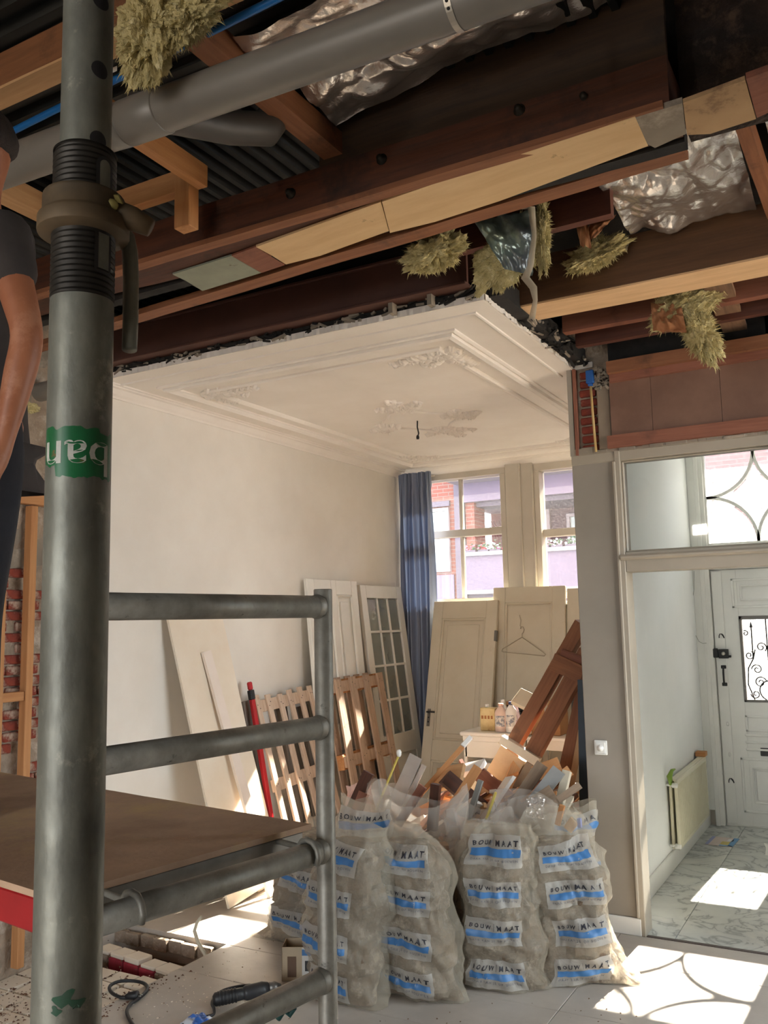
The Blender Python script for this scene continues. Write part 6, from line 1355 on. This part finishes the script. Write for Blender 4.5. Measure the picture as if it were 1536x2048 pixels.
MB().tube(smooth_path(cp2), .007, 8).build('cable', M_dark, tg)
bg = at(405, 2045, 'z', .01); crumple('plastic_wrap', bg+V(-.09, .03, .01), bg+V(.08, .06, .02), bg+V(.10, -.06, .01), bg+V(-.08, -.09, .01), -.03, .04, 81, mat('blue and white wrap', rgb(60, 110, 190), rgb(206, 212, 222), rough=.3, scale=9, lo=.48, hi=.52), 'scrap of blue and white plastic wrap at the bottom edge', 'plastic', 20, 20)
bx = empty('carton_box', (-2.755, 3.955, 0), 'small open carton with printed sides beside the scaffold post', 'box')
Mx = Matrix.Translation((-2.755, 3.965, 0)) @ Matrix.Rotation(.45, 4, 'Z'); Mcard = mat('light card', rgb(190, 172, 146), rgb(176, 158, 132), rough=.8, scale=5)
for a in ((-.085, .085, -.065, -.061), (-.085, .085, .061, .065), (-.085, -.081, -.065, .065), (.081, .085, -.065, .065)): MB().box(*a, 0, .165).build('side', Mcard, bx, Mx)
MB().box(-.085, .085, -.065, .065, 0, .004).build('bottom', Mcard, bx, Mx)
MB().box(.02, .085, -.067, -.0655, .0, .165).build('white_print', mat('off white print', rgb(206, 204, 198), rough=.6), bx, Mx); MB().box(.02, .085, -.0682, -.0672, .125, .155).build('blue_print', M_bar, bx, Mx); MB().box(.035, .072, -.0682, -.0672, .05, .10).build('dark_print', M_dark, bx, Mx)
MB().box(-.055, -.01, -.0665, -.0655, .02, .12).build('brown_print', mat('brown carton print', rgb(108, 84, 66), rough=.7), bx, Mx)
MB().box(.082, .088, -.065, .03, .16, .20).build('flap', M_bar, bx, Mx)
# ---- work lamp behind the photographer, the one mirrored in the fanlight
hit = at(1400, 1059, 'y', 5.355); dr = (hit-CAM); k = (5.355+3.2)/dr.y; lp = Vector((hit.x+dr.x*k, -3.2, hit.z+dr.z*k))
wlp = empty('work_lamp', lp, 'bright square work lamp hanging behind the photographer', 'lamp')
MB().box(lp.x-.14, lp.x+.14, lp.y-.06, lp.y-.005, lp.z-.11, lp.z+.11, .01).build('housing', M_dark, wlp)
MB().box(lp.x-.095, lp.x+.095, lp.y-.005, lp.y+.002, lp.z-.07, lp.z+.07).build('light_panel', emit('led light', (1, .92, .78, 1), 70), wlp)
MB().tube([(lp.x-.15, lp.y-.03, lp.z), (lp.x-.15, lp.y-.03, lp.z+.16), (lp.x+.15, lp.y-.03, lp.z+.16), (lp.x+.15, lp.y-.03, lp.z)], .008, 8).build('bracket', M_iron, wlp)
MB().tube([(lp.x, lp.y-.03, lp.z+.16), (lp.x, lp.y-.03, ZD)], .006, 8).build('hanging_cord', M_dark, wlp)

# ================================================================== ACROSS THE STREET
struct(MB().box(-16, 12, 8.63, 24, -.5, -.35).build('street', mat('street paving', rgb(84, 80, 78), rgb(68, 65, 64), rough=.9, scale=3)))
def brickmat(name, c1, c2, mortar, sc):
    m = bpy.data.materials.new(name); m.use_nodes = True; N = m.node_tree.nodes; L = m.node_tree.links; P = N['Principled BSDF']
    tc = N.new('ShaderNodeTexCoord'); mp = N.new('ShaderNodeMapping'); mp.inputs['Rotation'].default_value = (math.pi/2, 0, 0); b = N.new('ShaderNodeTexBrick')
    b.inputs['Color1'].default_value = c1; b.inputs['Color2'].default_value = c2; b.inputs['Mortar'].default_value = mortar; b.inputs['Scale'].default_value = sc; b.inputs['Mortar Size'].default_value = .015
    b.inputs['Brick Width'].default_value = .5; b.inputs['Row Height'].default_value = .16
    L.new(tc.outputs['Object'], mp.inputs[0]); L.new(mp.outputs[0], b.inputs['Vector']); L.new(b.outputs[0], P.inputs['Base Color']); P.inputs['Roughness'].default_value = .9
    return m
YB = 15.0
M_obrick = brickmat('far pink brickwork', rgb(118, 72, 62), rgb(106, 62, 54), rgb(112, 98, 92), 2.2)
M_lilac = mat('lilac stucco', rgb(102, 94, 110), rgb(98, 90, 106), rough=.9, scale=2); M_far = mat('far white paint', rgb(140, 134, 138), rough=.7); M_grey = mat('far lilac grey', rgb(88, 82, 94), rough=.9)
M_fglass = mat('far window glass', rgb(110, 122, 120), rgb(176, 184, 178), rough=.15, scale=1.2, stretch=(3, 1, .6))
ob = empty('opposite_building', (-5, YB, -.35), 'pink brick and lilac apartment house across the street with balconies', 'building', kind='thing')
def ow(n, x0, x1, y0, y1, z0, z1, mt, par=None): return MB().box(x0, x1, y0, y1, z0, z1).build(n, mt, par or ob)
ow('brick_wall', -12, -6.80, YB, YB+.3, -.35, 5.3, M_obrick); ow('corner_pilaster', -6.80, -6.62, YB-.06, YB+.3, -.35, 4.35, M_grey)
ow('upper_wall', -6.80, -3.2, YB, YB+.3, 4.6, 5.3, M_obrick)
ow('white_fascia', -6.75, -3.2, YB-.5, YB+.3, 4.33, 4.62, M_far); ow('balcony_beam', -6.62, -3.2, YB-.1, YB+.3, 3.98, 4.33, M_lilac); ow('soffit', -6.62, -3.2, YB+.1, YB+1.4, 3.9, 3.99, M_grey)
ow('recess_wall', -6.62, -3.2, YB+1.3, YB+1.5, -.35, 3.95, mat('recess wall', rgb(94, 78, 82), rough=.9)); ow('brick_pier', -6.60, -6.42, YB, YB+.5, 2.9, 3.98, M_obrick); ow('brick_pier', -4.46, -4.2, YB, YB+.5, 2.9, 3.98, M_obrick)
par_ = ow('parapet', -6.62, -3.2, YB-.05, YB+.1, 2.35, 2.98, M_lilac); ow('parapet_cap', -6.66, -3.2, YB-.10, YB+.14, 2.98, 3.05, M_far, par_)
ow('lower_band', -6.62, -3.2, YB-.08, YB+.1, 2.28, 2.35, M_far); ow('lower_recess', -6.62, -3.2, YB+.05, YB+.3, 1.9, 2.28, M_grey); ow('plinth', -12, -3.2, YB-.06, YB+.2, -.35, 1.95, M_lilac)
ow('stucco_band', -7.7, -6.86, YB-.03, YB, 1.9, 2.66, M_lilac)
def owin(x0, x1, z0, z1, y, n=2, rails=()):
    f = MB()
    for a in ((x0, x1, z0-.06, z0), (x0, x1, z1, z1+.06), (x0-.06, x0, z0-.06, z1+.06), (x1, x1+.06, z0-.06, z1+.06)): f.box(a[0], a[1], y-.05, y+.03, a[2], a[3])
    for k in range(1, n): f.box(x0+(x1-x0)*k/n-.025, x0+(x1-x0)*k/n+.025, y-.04, y+.03, z0, z1)
    for z in rails: f.box(x0, x1, y-.04, y+.03, z-.03, z+.03)
    fo = f.build('window', M_far, ob); MB().box(x0, x1, y+.0, y+.01, z0, z1).build('pane', M_fglass, fo); return fo
owin(-7.75, -6.98, 2.78, 3.86, YB-.02, 2, (3.45,)); ow('window_head', -7.85, -6.9, YB-.06, YB, 3.95, 4.05, M_grey)
owin(-5.0, -4.6, 2.95, 3.72, YB+1.28, 2); owin(-5.92, -5.45, 2.95, 3.85, YB+1.28, 1)
lt = MB()
for k in range(9):
    for s_ in (-1, 1):
        x = -6.36+k*.055; lt.tube([(x, YB+1.25, 2.95), (x+s_*.0, YB+1.25, 2.95), (x+s_*.30, YB+1.25, 3.75)], .008, 4)
lt.build('lattice', mat('grey lattice', rgb(96, 86, 92), rough=.8), ob)
rf_ = random.Random(8)
for k, x in enumerate((-6.5, -6.25, -6.02, -5.72, -5.1, -4.85, -4.6)):
    pk = empty('potted_flowers', (x, YB, 3.05), ('pink flowers at the brick pier end of the far balcony parapet', 'red flowers second from the brick pier on the far parapet', 'white flowers below the lattice on the far parapet', 'large bright magenta flowers beside the window post on the far parapet', 'pale pink flowers on the far parapet, first in the second window', 'white and red flowers on the far parapet, mid view of the second window', 'small white flowers next to the brick column near the pier edge')[k], 'flowers')
    fb, lf = MB(), MB(); big = 1.5 if k == 3 else 1
    for i in range(34):
        c = Vector((x+rf_.gauss(0, .07*big), YB+rf_.gauss(0, .04), 3.08+abs(rf_.gauss(.04, .05*big))))
        (fb if rf_.random() < .5 else lf).lathe([(.002, -.012), (.02*big, -.004), (.022*big, .006), (.002, .014)], 6, Matrix.Translation(c) @ Matrix.Rotation(rf_.uniform(-1, 1), 4, 'X'), smooth=False)
    fb.build('blossoms', mat('petal %d' % k, rgb(*((220, 110, 130), (210, 60, 70), (232, 232, 232), (232, 50, 130), (230, 160, 170), (230, 220, 220), (228, 230, 232))[k]), rough=.7), pk); lf.build('leaves', mat('far leaf', rgb(70, 92, 70), rough=.8), pk)
    MB().box(x-.1, x+.1, YB-.06, YB+.06, 3.05, 3.09).build('planter', M_grey, pk)
ob2 = empty('opposite_house', (-1, YB, -.35), 'pale brick house with tall white windows across the street from the front door', 'building', kind='thing')
ow('brick_wall', -3.2, 4.0, YB, YB+.3, -.35, 5.3, brickmat('far pale brickwork', rgb(124, 108, 112), rgb(112, 98, 102), rgb(130, 122, 124), 2.2), ob2)
ob_keep = ob; ob = ob2
owin(-2.55, -1.95, 2.86, 3.78, YB-.03, 2, (3.45,)); owin(-1.50, -.85, 2.9, 4.0, YB-.03, 2, (3.5,)); owin(-2.6, -1.4, .6, 1.9, YB-.03, 2, (1.5,)); ow('stone_band', -3.2, 4, YB-.05, YB, 3.95, 4.05, M_far); ow('stone_band', -3.2, 4, YB-.05, YB, 2.66, 2.74, M_far)
ob = ob_keep
